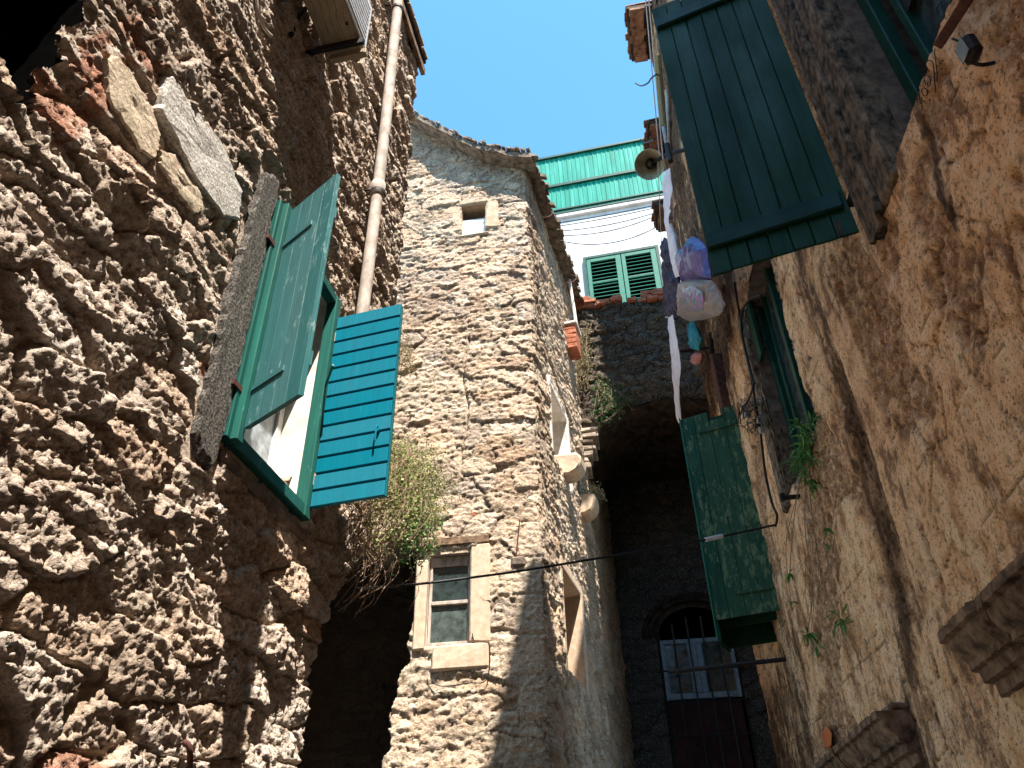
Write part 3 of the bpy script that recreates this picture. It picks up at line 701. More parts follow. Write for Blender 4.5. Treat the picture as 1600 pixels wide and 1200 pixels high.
for s0, s1 in zip(ss[:-3], ss[1:-2]):
    dz = random.uniform(0, .05); fo = random.uniform(.30, .36)
    a, c = rpt(s0+.006, fo, 0), rpt(s1-.006, fo, 0); d, e = rpt(s1-.006, -.1, 0), rpt(s0+.006, -.1, 0)
    b.box8([(q[0],q[1],q[2]+.105+dz) for q in (a,c,d,e)]+[(q[0],q[1],q[2]+.14+dz) for q in (a,c,d,e)])
b.build('roof_tiles', M['roofs'], th, jit=.006)
# upper window
w = thing('window', FTF.pt(.85,0,8.6), None, None); w.parent = th; w.location = Vector(FTF.pt(.85,0,8.6))-wloc(th)
b = MB(); b.box(FTF, 1.03, 1.28, -.1, .012, 8.66, 9.24); b.box(FTF, .45, .66, -.1, .014, 8.64, 9.24); b.box(FTF, .60, 1.14, -.1, .016, 9.242, 9.34); b.box(FTF, .60, 1.08, -.1, .018, 8.53, 8.60)
b.build('surround', M['quoin'], w, bevel=.025, jit=.012)
hole_lining(FTF, .66, 1.03, 8.60, 9.23, -.35, -.06, .05).build('reveal', M['jambw'], w)
b = MB(); b.box(FTF, .66, 1.03, -.14, -.11, 8.60, 9.02); b.build('white_board', M['white'], w, bevel=.004)
darkbox(FTF, .66, 1.03, 8.6, 9.23, -.35).build('back_board', M['black'], w)
# lower sash window
w = thing('window', FTF.pt(1.05,0,2.46), None, None); w.parent = th; w.location = Vector(FTF.pt(1.05,0,2.46))-wloc(th)
b = MB(); b.box(FTF, .585, .81, -.1, .035, 2.46, 3.56); b.box(FTF, .585, 1.20, -.1, .045, 2.19, 2.455)
sr = b.build('surround', M['jambw'], w, bevel=.018, jit=.005)
b = MB(); b.box(FTF, 1.295, 1.42, -.1, .02, 2.42, 3.42); b.build('left_jamb', M['jambw'], w, bevel=.015, jit=.004)
b = MB(); b.box(FTF, .60, 1.5, -.1, .04, 3.562, 3.66); b.build('lintel', M['corn'], w, bevel=.01)
hole_lining(FTF, .81, 1.295, 2.46, 3.48, -.4, -.08, .05).build('reveal', M['plasw'], w)
b = MB(); a0_, a1_ = .82, 1.285
b.box(FTF, a0_, a0_+.03, -.12, -.07, 2.47, 3.47); b.box(FTF, a1_-.03, a1_, -.12, -.07, 2.47, 3.47); b.box(FTF, a0_+.03, a1_-.03, -.12, -.07, 2.47, 2.51); b.box(FTF, a0_+.03, a1_-.03, -.12, -.07, 3.36, 3.47); b.box(FTF, a0_+.03, a1_-.03, -.115, -.06, 2.915, 2.955)
b.build('sash', M['pipe'], w, bevel=.004)
b = MB(); b.box(FTF, a0_+.025, a1_-.025, -.102, -.094, 2.5, 2.92); b.build('pane', M['glassg'], w)
b = MB(); b.box(FTF, a0_+.025, a1_-.025, -.104, -.096, 2.95, 3.37); b.build('pane', M['glass'], w)
darkbox(FTF, .81, 1.295, 2.46, 3.48, -.41).build('back_board', M['black'], w)
b = MB(); b.tube(smoothpts([FTF.at(p, q, .05) for p, q in ((738,990),(742,1002),(760,1003),(765,1010),(764,1050),(755,1066),(735,1067),(700,1072),(680,1068),(670,1045))]), .006, 6)
tag(b.build('wall_cable', M['cable'], None), 'thin black cable looping round the sill of the small sash window', 'cable')
# right-face openings
for (a, c, d, e), mt in ((O1, 'plasw'), (O2, 'jambw')):
    w = thing('window', FTR.pt((a+c)/2,0,d), None, None); w.parent = th; w.location = Vector(FTR.pt((a+c)/2,0,d))-wloc(th)
    hole_lining(FTR, a, c, d, e, -.34, -.01, .06).build('reveal', M[mt], w)
    b = MB(); b.box(FTR, c, c+.13, -.05, .02, d-.1, e+.1); b.box(FTR, a-.1, c, -.05, .025, e, e+.12); b.box(FTR, a-.12, a, -.05, .012, d-.05, e); b.build('surround', M[mt], w, bevel=.012, jit=.004)
    darkbox(FTR, a, c, d, e, -.34).build('shutter_board', M['white'] if mt == 'plasw' else M['corn'], w)
# corbels
for k, (px, py, px2, py2, ub) in enumerate(((868,738,914,716,1.5),(893,786,934,775,2.6))):
    u_, z_ = FTR.on(px, py, 0); 
    t = thing('stone_corbel', FTR.pt(ub, 0, z_), ['large rounded stone corbel below the upper side opening', 'smaller rounded stone corbel with weeds, lower and further back'][k], 'corbel', 'corbels on the side of the stone house')
    # find projection so the tip lands where it is seen
    oo = .1
    for o_ in np.linspace(.05, .9, 60):
        uu, zz = FTR.on(px2, py2, o_)
        if uu < ub+.15: oo = o_; zt_ = zz; break
    else: zt_ = z_
    prof = [(-.15,.0),(oo*.7,.0),(oo*.95,-.03),(oo,-.10),(oo*.92,-.20),(oo*.7,-.28),(oo*.35,-.33),(-.15,-.34)]
    L_ = .34; b = MB(); z9 = zt_-.04
    b.prism([FTR.pt(ub-L_/2, o_, z9+z) for o_, z in prof], [FTR.pt(ub+L_/2, o_, z9+z) for o_, z in prof]); b.build('block', M['jambw'], t, bevel=.03, jit=.006)
    print('CORBEL', k, ub, oo, z9)
    if k == 1:
        L = MB(); bb = MB()
        for _ in range(500):
            p = FTR.pt(ub+random.uniform(-.2,.25), random.uniform(0, oo+.1), z9+abs(random.gauss(0,.07))); leaf_cloud(L, [p], .03)
        L.build('weeds', M['moss'], t)
# iron cross anchor
t = thing('iron_anchor', FTF.at(810, 850, .03), 'thin iron cross-shaped wall anchor on the stone house front', 'wall anchor')
b = MB(); b.tube([FTF.at(812,812,.04), FTF.at(807,866,.04)], .008, 6); b.tube([FTF.at(806,822,.04), FTF.at(818,824,.04)], .006, 6); b.build('cross', M['rust'], t)
b = MB(); c = FTF.on(810, 876, 0); b.box(FTF, c[0]-.08, c[0]+.08, -.03, .05, c[1]-.08, c[1]+.04); b.build('stone_stub', M['sill'], t, bevel=.025)

# tile / brick bits at the far end of the eave
t = thing('brick_pier', FTR.pt(3.2, .1, 8.2), 'little red brick pier with a white cap at the end of the stone house eave', 'brick pier')
b = MB()
for k in range(5):
    z = 7.95+k*.1; b.box(FTR, 2.25, 2.44, .0, .2, z, z+.09); b.box(FTR, 2.45, 2.62, .0, .2, z, z+.09)
b.build('bricks', M['brick'], t, bevel=.006, jit=.004)
b = MB(); b.box(FTR, 2.22, 2.65, -.02, .23, 8.452, 8.50); b.build('cap', M['plasw'], t, bevel=.006)
b = MB(); b.tube(smoothpts([FTR.pt(2.5,.12,9.7), FTR.pt(2.5,.16,9.0), FTR.pt(2.5,.18,8.5)]), .03, 8); b.build('spout', M['plasw'], t, smooth=True)
for k, (px, py) in enumerate(((885,440),(848,338))):
    b = MB(); b.tube(smoothpts([FTR.at(px,py+2,.15), FTR.at(px+8,py+1,.22), FTR.at(px+14,py-3,.27), FTR.at(px+17,py-9,.3)]), .008, 6)
    tag(b.build('eave_hook', M['rust'], None), ['curved rusty gutter hook at the low end of the stone eave', 'curved rusty gutter hook halfway up the stone eave'][k], 'hook', 'gutter hooks on the stone eave')

# ================================================================== ARCHED BRIDGE
br = thing('stone_archway', FB.pt(1, -1, 6), 'rough stone archway with brick coping spanning the dark end of the lane', 'archway')
ARC = [(-.4,6.2),(0,6.35),(.12,6.7),(.3,7.05),(.6,7.3),(1.0,7.45),(1.5,7.45),(2.1,7.4),(2.7,7.2),(3.3,6.6),(3.7,5.8)]
def az_(u): return np.interp(u, [p[0] for p in ARC], [p[1] for p in ARC])
bp = Path([FB.pt(-.5,0,0)[:2], FB.pt(3.8,0,0)[:2]], -.5, 1)
def br_h(u, v):
    a, ea, ia, ra = stones(u, v, .30, .2, 221, .05, .09, .14)
    h = .6*a+.12*(fbm(u*4, v*5, 255, 5, True, .6)-.6)+facets(u, v, .12, .08, 811, .03, .03)+facets(u, v, .05, .04, 821, .015, .015)+.14*(fbm(u*1.4, v*1.4, 25, 3)-.5)
    low = sst(0, .35, v-az_(u)); h = h-.12*(1-low)
    return h, (ia*.94, np.clip(ea*.6+.4, 0, 1), ra, 1.)
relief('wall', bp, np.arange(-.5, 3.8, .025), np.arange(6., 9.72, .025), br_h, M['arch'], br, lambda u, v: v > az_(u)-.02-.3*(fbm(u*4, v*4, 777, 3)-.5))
# soffit
U_, W_ = np.meshgrid(np.arange(-.4, 3.9, .05), np.arange(0, 3.3, .05))
n5 = .16*(fbm(U_*3, W_*3, 61, 4, True)-.5)+.06*(fbm(U_*9, W_*9, 63, 3)-.5)
X = []
for u_, w_, n_ in zip(U_.ravel(), W_.ravel(), n5.ravel()): X.append(FB.pt(u_, -w_-.06, az_(u_)-.25*w_*0+n_-.02))
nv, nu = U_.shape; I = np.arange(nv*nu).reshape(nv, nu)
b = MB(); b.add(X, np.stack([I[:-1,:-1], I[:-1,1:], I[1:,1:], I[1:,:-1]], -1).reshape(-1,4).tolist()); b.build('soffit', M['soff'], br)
b = MB(); b.box(FB, -.5, 3.8, -3.2, -.2, 9.4, 9.6); b.build('top', M['ground'], br)
b = MB()
for r_ in range(3):
    k = 0; u_ = -.25+.1*r_
    while u_ < 3.2:
        w_ = random.uniform(.17, .26)
        if random.random() < (.93, .85, .5)[r_]: b.box(FB, u_, u_+w_-.015, -.25, .06+random.uniform(-.03,.05), 9.66+r_*.085, 9.735+r_*.085)
        u_ += w_
b.build('brick_coping', M['brick'], br, bevel=.008, jit=.007)
st = [[FB.at(random.uniform(882,925), random.uniform(500,560), .02), FB.at(random.uniform(880,925), random.uniform(520,600), .12), FB.at(random.uniform(878,928), random.uniform(560,615), .16)] for _ in range(45)]
plant('wall_weeds', 'yellow green weeds on the sunlit left side of the stone archway', 'plant', st, M['moss'], 40, .03, .06, .004)
st = [[FB.at(random.uniform(925,960), random.uniform(590,620), .02), FB.at(random.uniform(930,985), random.uniform(600,635), .2), FB.at(random.uniform(925,990), random.uniform(620,665), .25)] for _ in range(30)]
plant('shade_fern', 'dark green fern hanging in the shade under the archway front', 'plant', st, M['leafd'], 30, .04, .05, .004)
b = MB(); b.box(FB, 3.7, 3.95, -3.2, -.05, GZ, 9.5); b.build('abutment', M['arch'], br)
# springer bricks, left of arch
t = thing('arch_springer', FB.pt(.1,.1,6.5), 'stepped thin stone courses carrying the left foot of the archway', 'springer')
b = MB()
for k in range(8):
    z = 6.05+k*.11; b.box(FB, -.25, .02+.035*k+random.uniform(-.04,.04), -.3, .10+.012*k+random.uniform(-.03,.03), z, z+random.uniform(.06,.10))
b.build('courses', M['mort'], t, bevel=.012, jit=.012)

# ================================================================== BACK WALL with grille window
bw = thing('lane_end_house', FK.pt(1.2, 0, GZ), 'unlit stone house with a barred arched window at the dark end of the lane', 'house')
kp = Path([FK.pt(-1.5,0,0)[:2], FK.pt(6.,0,0)[:2]], -1.5, 1)
wa = FK.on(1043, 1090); wb = FK.on(1160, 1082); wt = FK.on(1035, 1000)
KU0, KU1, KZ0 = wa[0], wb[0], wa[1]-.02; KZ1 = KZ0+1.05
def bk_h(u, v):
    a, ea, ia, ra = stones(u, v, .4, .2, 321, .03, .06, .08)
    return a+.04*(fbm(u*6, v*8, 355, 4, True)-.6), (ia*.94, np.clip(ea*.6+.4, 0, 1), ra, 1.)
kc = (KU0+KU1)/2; kr = (KU1-KU0)/2+.04
def bk_keep(u, v):
    arch = (np.hypot(u-kc, (v-KZ1)*1.25) < kr) & (v >= KZ1)
    return ~(((u > KU0-.04) & (u < KU1+.04) & (v > KZ0-1.25) & (v < KZ1)) | arch)
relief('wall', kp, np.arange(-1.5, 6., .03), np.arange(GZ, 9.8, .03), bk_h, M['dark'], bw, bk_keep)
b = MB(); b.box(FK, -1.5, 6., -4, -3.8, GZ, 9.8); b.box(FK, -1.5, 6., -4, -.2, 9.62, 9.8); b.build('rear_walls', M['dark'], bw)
w = thing('window', FK.pt(kc,0,KZ0), None, None); w.parent = bw; w.location = Vector(FK.pt(kc,0,KZ0))-wloc(bw)
b = MB(); b.box(FK, KU0-.1, KU1+.1, -.5, -.45, KZ0-1.3, KZ1+kr); b.build('back_board', M['black'], w)
b = MB()
for rr, oo in ((kr+.02, .06), (kr+.13, .10), (kr+.24, .07)):
    P = [FK.pt(kc+rr*math.cos(a), oo-.03, KZ1+rr/1.25*math.sin(a)) for a in np.linspace(0, math.pi, 24)]; b.tube(P, .045, 6)
b.build('arch_moulding', M['soff'], w, smooth=True)
b = MB(); fw_ = .07; o0, o1 = -.16, -.10
b.box(FK, KU0, KU0+fw_, o0, o1, KZ0, KZ1-.02); b.box(FK, KU1-fw_, KU1, o0, o1, KZ0, KZ1-.02); b.box(FK, KU0+fw_, KU1-fw_, o0, o1, KZ0, KZ0+fw_*1.4)
b.box(FK, KU0+fw_, KU1-fw_, o0, o1, KZ1-.1, KZ1-.02); b.box(FK, kc-.17, kc-.02, o0, o1+.02, KZ0+fw_*1.4, KZ1-.1); b.box(FK, kc-.015, kc+.09, o0, o1, KZ0+fw_*1.4, KZ1-.1)
b.build('frame', M['winw'], w, bevel=.008)
b = MB(); b.box(FK, KU0, KU1, -.15, -.14, KZ0+.02, KZ1-.04); b.build('pane', M['glass'], w)
b = MB(); b.box(FK, KU0+.02, KU1-.02, -.2, -.12, KZ0-1.15, KZ0-.03); b.build('red_panel', M['redp'], w)
b = MB(); b.box(FK, KU0-.2, KU1+.35, -.1, .14, KZ0-1.30, KZ0-1.2); b.build('sill', M['sill'], w, bevel=.015)
gr = thing('window_grille', FK.pt(kc,.06,KZ0-1.1), 'black iron bar grille in front of the arched window in shadow', 'grille')
b = MB()
for k in range(6):
    u_ = KU0-.02+(KU1-KU0+.04)*k/5; b.tube([FK.pt(u_,.02,KZ0-1.2), FK.pt(u_,.02,KZ1+.05+.3*math.sin(math.pi*k/5))], .016, 6)
b.builds('upright', M['iron'], gr)
b = MB()
for z in (KZ0+.45, KZ0-.62, KZ0-.08): b.tube([FK.pt(KU0-.1,.045,z), FK.pt(KU1+.1,.045,z)], .016, 6)
b.builds('crossbar', M['iron'], gr)
bB = FRt.at(1228, 1030, 0); ub_ = FRt.on(1228, 1030, 0)[0]
oo = min(np.linspace(.3, 2.4, 200), key=lambda o_: abs(FRt.on(1045, 1050, o_)[0]-ub_-.1)); bA = FRt.at(1045, 1050, oo)
b = MB(); b.tube([bA, bB], .022, 8); tag(b.build('iron_beam', M['iron'], None), 'long black iron bar running from the barred window to the plastered wall', 'iron bar')

# ================================================================== WHITE HOUSE
wh = thing('white_house', FW.pt(2, -2, GZ), 'distant white rendered house with turquoise sheet cladding and louvred shutters', 'house')
zlo = FW.on(950, 470)[1]; zmid = (FW.on(865,342)[1]+FW.on(1020,312)[1])/2; zclad = (FW.on(838,250)[1]+FW.on(1000,222)[1])/2
b = MB(); b.box(FW, -3, 8, -5, 0, GZ, zmid); b.build('wall', M['wwall'], wh)
b = MB(); b.box(FW, -3, 8, .0, .10, zmid-.10, zmid+.02); b.build('string_course', M['wwall'], wh, bevel=.01)
b = MB(); pts = []; k = 0; u_ = -3.
while u_ < 8: pts += [(u_,.035), (u_+.07,.035), (u_+.09,.05), (u_+.12,.05)]; u_ += .14
V = [FW.pt(p, o, zmid+.04) for p, o in pts]+[FW.pt(p, o, zclad) for p, o in pts]; n9 = len(pts)
b.add(V, [(i, i+1, n9+i+1, n9+i) for i in range(n9-1)]); b.box(FW, -3, 8, -5, .0, zmid+.03, zclad-.02); b.build('cladding', M['clad'], wh)
zm2 = zmid+(zclad-zmid)*.46
b = MB(); b.box(FW, -3, 8, .05, .12, zclad-.10, zclad-.02); b.box(FW, -3, 8, .05, .12, zm2, zm2+.10); b.box(FW, -3, 8, .05, .10, zmid+.22, zmid+.27); b.box(FW, -3, 8, .05, .10, zmid+.05, zmid+.11)
b.build('cladding_rail', M['cladd'], wh)
b = MB(); V = [FW.pt(p, o+.05, zclad+.0) for p, o in pts]+[FW.pt(p, o-1.2, zclad+.16) for p, o in pts]; b.add(V, [(i, i+1, n9+i+1, n9+i) for i in range(n9-1)]); b.build('roof', M['clad'], wh)
w = thing('window', FW.pt(2,0,10), None, None); w.parent = wh; w.location = Vector(FW.pt(2,0,10))-wloc(wh)
wu0, wz1 = FW.on(913, 407); wu1, wz1b = FW.on(1027, 389); wz1 = (wz1+wz1b)/2; wz0 = FW.on(970, 475)[1]-.15
b = MB(); b.box(FW, wu0-.03, wu0+.05, .0, .10, wz0, wz1+.05); b.box(FW, wu1-.05, wu1+.03, .0, .10, wz0, wz1+.05); b.box(FW, wu0+.05, wu1-.05, .0, .10, wz1-.03, wz1+.05)
b.build('frame', M['cladd'], w)
b = MB(); b.box(FW, wu0+.02, wu1-.02, .003, .012, wz0, wz1); b.build('back_board', M['black'], w)
mid = (wu0+wu1)/2
for a, c in ((wu0+.06, mid-.01), (mid+.01, wu1-.06)):
    b = MB(); s_ = .15
    b.box(FW, a, a+s_*.75, .03, .085, wz0, wz1-.04); b.box(FW, c-s_, c, .03, .085, wz0, wz1-.04); b.box(FW, a+s_*.75, c-s_, .03, .085, wz1-.17, wz1-.04); b.box(FW, a+s_*.75, c-s_, .03, .08, (wz0+wz1)/2-.02, (wz0+wz1)/2+.06)
    sl = b.build('shutter', M['shw'], w, bevel=.006)
    b = MB(); z = wz0+.05
    while z < wz1-.22:
        b.box8([FW.pt(a+s_*.75,.075,z), FW.pt(c-s_,.075,z), FW.pt(c-s_,.025,z+.055), FW.pt(a+s_*.75,.025,z+.055), FW.pt(a+s_*.75,.085,z+.012), FW.pt(c-s_,.085,z+.012), FW.pt(c-s_,.035,z+.067), FW.pt(a+s_*.75,.035,z+.067)]); z += .135
    b.build('louvres', M['shw'], sl)
# wires in front of the white wall
FWW = Fr((0.6, 13.0), 102, 1)
for k, (a, c, d) in enumerate((((845,352),(1035,318),.05), ((845,357),(1035,322),.06), ((850,362),(1037,328),.16), ((850,366),(1040,330),.30), ((860,372),(1042,345),.45))):
    b = MB(); b.tube(sag(FWW.at(*a), FWW.at(*c), d, 14), .011, 5)
    tag(b.build('overhead_wire', M['cable'], None), ['topmost', 'second', 'third', 'fourth', 'lowest and most sagging'][k]+' black wire strung across the white wall', 'wire', 'wires across the white wall')

# ================================================================== RIGHT HOUSE
rh = thing('plastered_house', FRt.pt(3, -2, GZ), 'weathered tan plastered house filling the right side with big green shutters', 'house')
BW = (.9, 2.70, 3.05, 5.6); W2 = (4.95, 6.15, 2.98, 5.0)
rp = Path([FRt.pt(-3,0,0)[:2], FRt.pt(9.3,0,0)[:2], FRt.pt(9.3,-2.,0)[:2]], -3, -1)
# stain bands measured on the wall
def uvr(*p): return FRt.on(*p)
sA = [uvr(1275,480), uvr(1310,600), uvr(1350,720), uvr(1385,850), uvr(1405,960), uvr(1420,1080)]
sB = [uvr(1380,700), uvr(1440,900), uvr(1480,1050), uvr(1530,1190)]
print('BANDS', sA, sB)
def rh_h(u, v):
    wu = u+.12*(fbm(u*1.5, v*1.5, 402, 3)-.5); wv = v+.12*(fbm(u*1.5+9, v*1.5, 403, 3)-.5)
    f1, f2, i, dx, dy = voro(wu/.42, wv/.36, 401); e = sst(0, .035, f2-f1+.04*(fbm(u*9, v*9, 431, 3)-.4))
    lost = sst(.52, .56, fbm(u*1.4+2, v*1.1, 404, 5)); strips = fbm(u*16, v*2.2, 405, 5, True, .6)
    f3, f4, i2, _, _ = voro(wu/.19+4, wv/.13, 409); e2 = sst(0, .12, f4-f3)
    h = .012*(np.mod(i*7.3, 1)-.5)-.022*(1-e)*(fbm(u*2, v*2, 433, 2) > .42)-.022*lost+.02*(strips-.55)*(.35+lost)+.03*(fbm(u*1.1, v*1.1, 406, 3)-.5)
    h += lost*(.018*(e2-1)+.012*(i2-.5))+.009*(fbm(u*7, v*7, 407, 5)-.5)+.5*facets(u, v, .13, .11, 911, .010, .014)+lost*facets(u, v, .05, .04, 921, .006, .008)
    far = sst(5.5, 8.5, u); h += far*(.05*(fbm(u*8, v*2.0, 410, 5, True)-.55))
    su = np.interp(v, [-1, .5, 1.04, 1.4, 1.76, 2.27, 3.46, 6], [5.3, 4.95, 4.72, 4.51, 4.38, 4.32, 4.24, 4.3])+.06*(fbm(v*3, v*0, 88, 3)-.5); wdt = .15
    stain = np.exp(-((u-su)/(wdt*1.5))**2)*.44+.42*sst(5.6, 6.4, u)*sst(4.8, 5.6, v)+.34*sst(.52, .70, fbm(u*.8+1, v*.6, 411, 3))+.10*far*sst(-2.6, -1.2, -v)*sst(7.2, 8.2, u)
    stain += .25*sst(.5, .7, fbm(u*1.2, v*.9, 415, 3))*sst(-1.3, -.7, -v)
    qx = np.interp(v, [-2, .6, 2.2, 3.6], [4.12, 4.08, 3.98, 3.98]); qm = sst(-.17, -.14, -np.abs(u-qx))*sst(-3.8, -3.5, -v)
    h = h*(1-.75*qm)+.012*qm; stain = stain*(1-.8*qm)
    stain += .5*np.exp(-((u-2.46+.25*(v-2.6))/.07)**2)*(v > 2.2)*(u < 3.0)*sst(2.2,2.5,v)
    jv = np.mod(v+.02*np.sin(u*3), .46); row_ = np.floor((v+.02*np.sin(u*3))/.46); ju = np.mod(u+.37*row_, .72); jd = np.minimum(np.minimum(jv, .46-jv), np.minimum(ju, .72-ju))
    jn = sst(.007, .002, 0*jd+.0)*0+(jd < .006)*(fbm(u*2.5, v*2.5, 455, 3) > .48)*(1-lost); h = h-.008*jn
    crk = (1-.6*jn)*(1-(1-e)*(fbm(u*2, v*2, 433, 2) > .42)*.85*(1-qm))
    return h, (np.clip(crk, 0, 1), np.clip(stain, 0, 1), lost*.8*(1-qm), 1.)
def rh_keep(u, v):
    k = np.ones(u.shape, bool)
    for a, c, d, e in (BW, W2): k &= ~((u > a) & (u < c) & (v > d) & (v < e))
    k &= ~((u < 7.95) & (v > 12.5)) & ~((u < 6.6) & (v > 11.7))
    k &= ~((u > 7.9) & (v > 10.55)) & ~((u > 8.9) & (v > 9.5))
    return k
us = np.concatenate([grade(-3, 1.4, .06, .015)[:-1], np.arange(1.4, 5.5, .0125), grade(5.5, 11.2, .0125, .03)])
vs = np.concatenate([grade(GZ, .4, .05, .0125)[:-1], grade(.4, 6.5, .0125, .02)[:-1], grade(6.5, 14.2, .025, .08)])
relief('wall', rp, us, vs, rh_h, M['plas'], rh, rh_keep)
b = MB()
b.box(FRt, -16, 6.6, -5, -4.8, GZ, 11.5); b.box(FRt, -16, -2.98, -4.8, -.04, GZ, 11.5); b.box(FRt, -16, 6.6, -4.8, -.05, 11.5, 11.7); b.box(FRt, 6.605, 6.72, -4.8, -.05, GZ, 12.3)
b.box(FRt, -16, 2.8, -4.8, -.10, 11.7, 14.2); b.prism([FRt.pt(2.8,-4.8,11.7), FRt.pt(3.6,-4.8,11.7), FRt.pt(2.8,-4.8,14.2)], [FRt.pt(2.8,-.1,11.7), FRt.pt(3.6,-.1,11.7), FRt.pt(2.8,-.1,14.2)])  # unseen upper storey and gable slope, shaped for the shadow at the tower foot
b.box(FRt, 6.7, 7.88, -5, -.10, 12.3, 12.6); b.box(FRt, 7.45, 7.88, -5, -.52, 12.6, 21.); b.box(FRt, 7.7, 7.86, -5, -.10, 9.9, 12.6)  # narrow tall block added out of view to cast the archway's shadow edge
b.box(FRt, 7.9, 9.2, -5, -.12, 9.2, 9.45); b.box(FRt, 7.9, 8.88, -5, -.12, 9.45, 10.5); b.box(FRt, 6.6, 9.2, -5, -4.8, GZ, 9.2); b.box(FRt, 9.05, 9.2, -4.8, -1.9, GZ, 9.2)
b.build('rear_walls', M['plas'], rh)
# tiled eaves stepping down
def eave(u0, u1, z, ov0, ov1, label, zt=.0):
    t = thing('tiled_eave', FRt.pt((u0+u1)/2, .1, z), label, 'eave', 'tiled eaves on the right of the lane')
    b = MB(); b.box8([FRt.pt(u0,-.3,z), FRt.pt(u1,-.3,z), FRt.pt(u1,ov1-.03,z), FRt.pt(u0,ov0-.03,z), FRt.pt(u0,-.3,z+.06), FRt.pt(u1,-.3,z+.06), FRt.pt(u1,ov1-.03,z+.06), FRt.pt(u0,ov0-.03,z+.06)]); b.build('soffit', M['roofu'], t)
    b = MB(); n = max(2, int((u1-u0)/.11)); w_ = (u1-u0)/n
    for k in range(n):
        ov = ov0+(ov1-ov0)*k/n+random.uniform(-.02,.03); uu = u0+w_*(k+.5)
        pa = [FRt.pt(uu+w_*.55*math.cos(a), ov, z+.07+.07*math.sin(a)) for a in np.linspace(0, math.pi, 7)]; pb = [FRt.pt(uu+w_*.55*math.cos(a), -.3, z+.17+.07*math.sin(a)) for a in np.linspace(0, math.pi, 7)]
        b.prism(pa, pb)
        b.box(FRt, uu-w_*.48, uu+w_*.48, ov-.3, ov-.05-.05*random.random(), z-.05, z-.003)
    b.build('roof_tiles', M['tile'], t, jit=.004)
    return t
eave(6.95, 7.92, 12.35, .44, .36, 'highest tiled eave against the sky above the green shutter')
eave(7.75, 8.45, 10.35, .33, .33, 'middle tiled eave just above the horn loudspeaker')
eave(8.55, 9.1, 9.35, .33, .30, 'lowest short tiled eave beside the white house wall')

# big window
w = thing('window', FRt.pt(2.2,0,3.05), None, None); w.parent = rh; w.location = Vector(FRt.pt(2.2,0,3.05))-wloc(rh)
b = MB()   # moulded stone jamb, far side
b.box(FRt, 2.703, 2.93, -.28, .03, 2.98, 5.7); b.build('jamb_stone', M['jambr'], w, bevel=.015, jit=.004)
b = MB(); b.tube([FRt.pt(2.95,.03,2.98), FRt.pt(2.95,.03,5.7)], .028, 10); b.box(FRt, 2.98, 3.10, -.1, .045, 2.93, 5.7); b.tube([FRt.pt(3.115,.04,2.93), FRt.pt(3.115,.04,5.7)], .018, 8)
b.build('jamb_moulding', M['jambr'], w, bevel=.0, smooth=False)
hole_lining(FRt, .92, 2.69, 3.06, 5.59, -.6, -.1, .08).build('reveal', M['sill'], w)
b = MB(); b.box(FRt, 2.60, 2.685, -.27, -.20, 3.07, 5.6); b.box(FRt, 2.50, 2.56, -.34, -.28, 3.07, 5.6); b.box(FRt, .95, 2.60, -.27, -.21, 3.07, 3.15)
b.build('frame', M['greenf'], w, bevel=.006)
b = MB(); b.box(FRt, .95, 2.5, -.345, -.335, 3.15, 5.6); b.build('pane', M['glass'], w)
b = MB(); b.box(FRt, .95, 2.5, -.36, -.30, 4.02, 4.12); b.box(FRt, 1.7, 1.78, -.36, -.30, 3.1, 5.6); b.build('glazing_bar', M['iron'], w)
darkbox(FRt, .92, 2.69, 3.06, 5.59, -.62).build('back_board', M['black'], w)
# big shutter
A = np.array(FRt.pt(3.17, .055, 0)[:2]); B = np.array(FRt.pt(3.40, .83, 0)[:2]); d_ = (B-A); Lw = np.linalg.norm(d_); d_ /= Lw; nf = np.array([d_[1], -d_[0]])
if nf@FRt.U > 0: nf = -nf      # towards the camera
def plate(mb, s0, s1, o0, o1, z0, z1, z0b=None, z1b=None):
    z0b = z0 if z0b is None else z0b; z1b = z1 if z1b is None else z1b
    a = A+d_*s0; c = A+d_*s1
    return mb.box8([(*(a+nf*o0),z0), (*(c+nf*o0),z0b), (*(c+nf*o1),z0b), (*(a+nf*o1),z0), (*(a+nf*o0),z1), (*(c+nf*o0),z1b), (*(c+nf*o1),z1b), (*(a+nf*o1),z1)])
b = MB(); wd = Lw/7
for k in range(7): plate(b, k*wd+.002, (k+1)*wd-.003, -.018, -.002*random.random(), 3.08+random.uniform(-.004,.006), 5.98)
plate(b, .003, Lw-.003, -.03, -.0185, 3.095, 5.97)
sh = b.build('shutter', M['green'], w, bevel=.004, jit=.0015); sh['label'] = 'huge dark green shutter of vertical boards with cross battens'
b = MB()
plate(b, .03, Lw-.01, .001, .032, 3.27, 3.40); b.build('batten', M['batt'], sh, bevel=.008, jit=.001)
b = MB(); plate(b, .03, Lw-.01, .001, .032, 5.66, 5.79); b.build('batten', M['batt'], sh, bevel=.008, jit=.001)
b = MB(); plate(b, .085, .10, .0005, .004, 3.085, 3.20); b.build('rust_streak', M['rust'], sh)
b = MB()
for z in (3.3, 5.6): b.box(FRt, 3.10, 3.20, .0, .05, z, z+.05)
b.builds('hinge', M['iron'], sh)

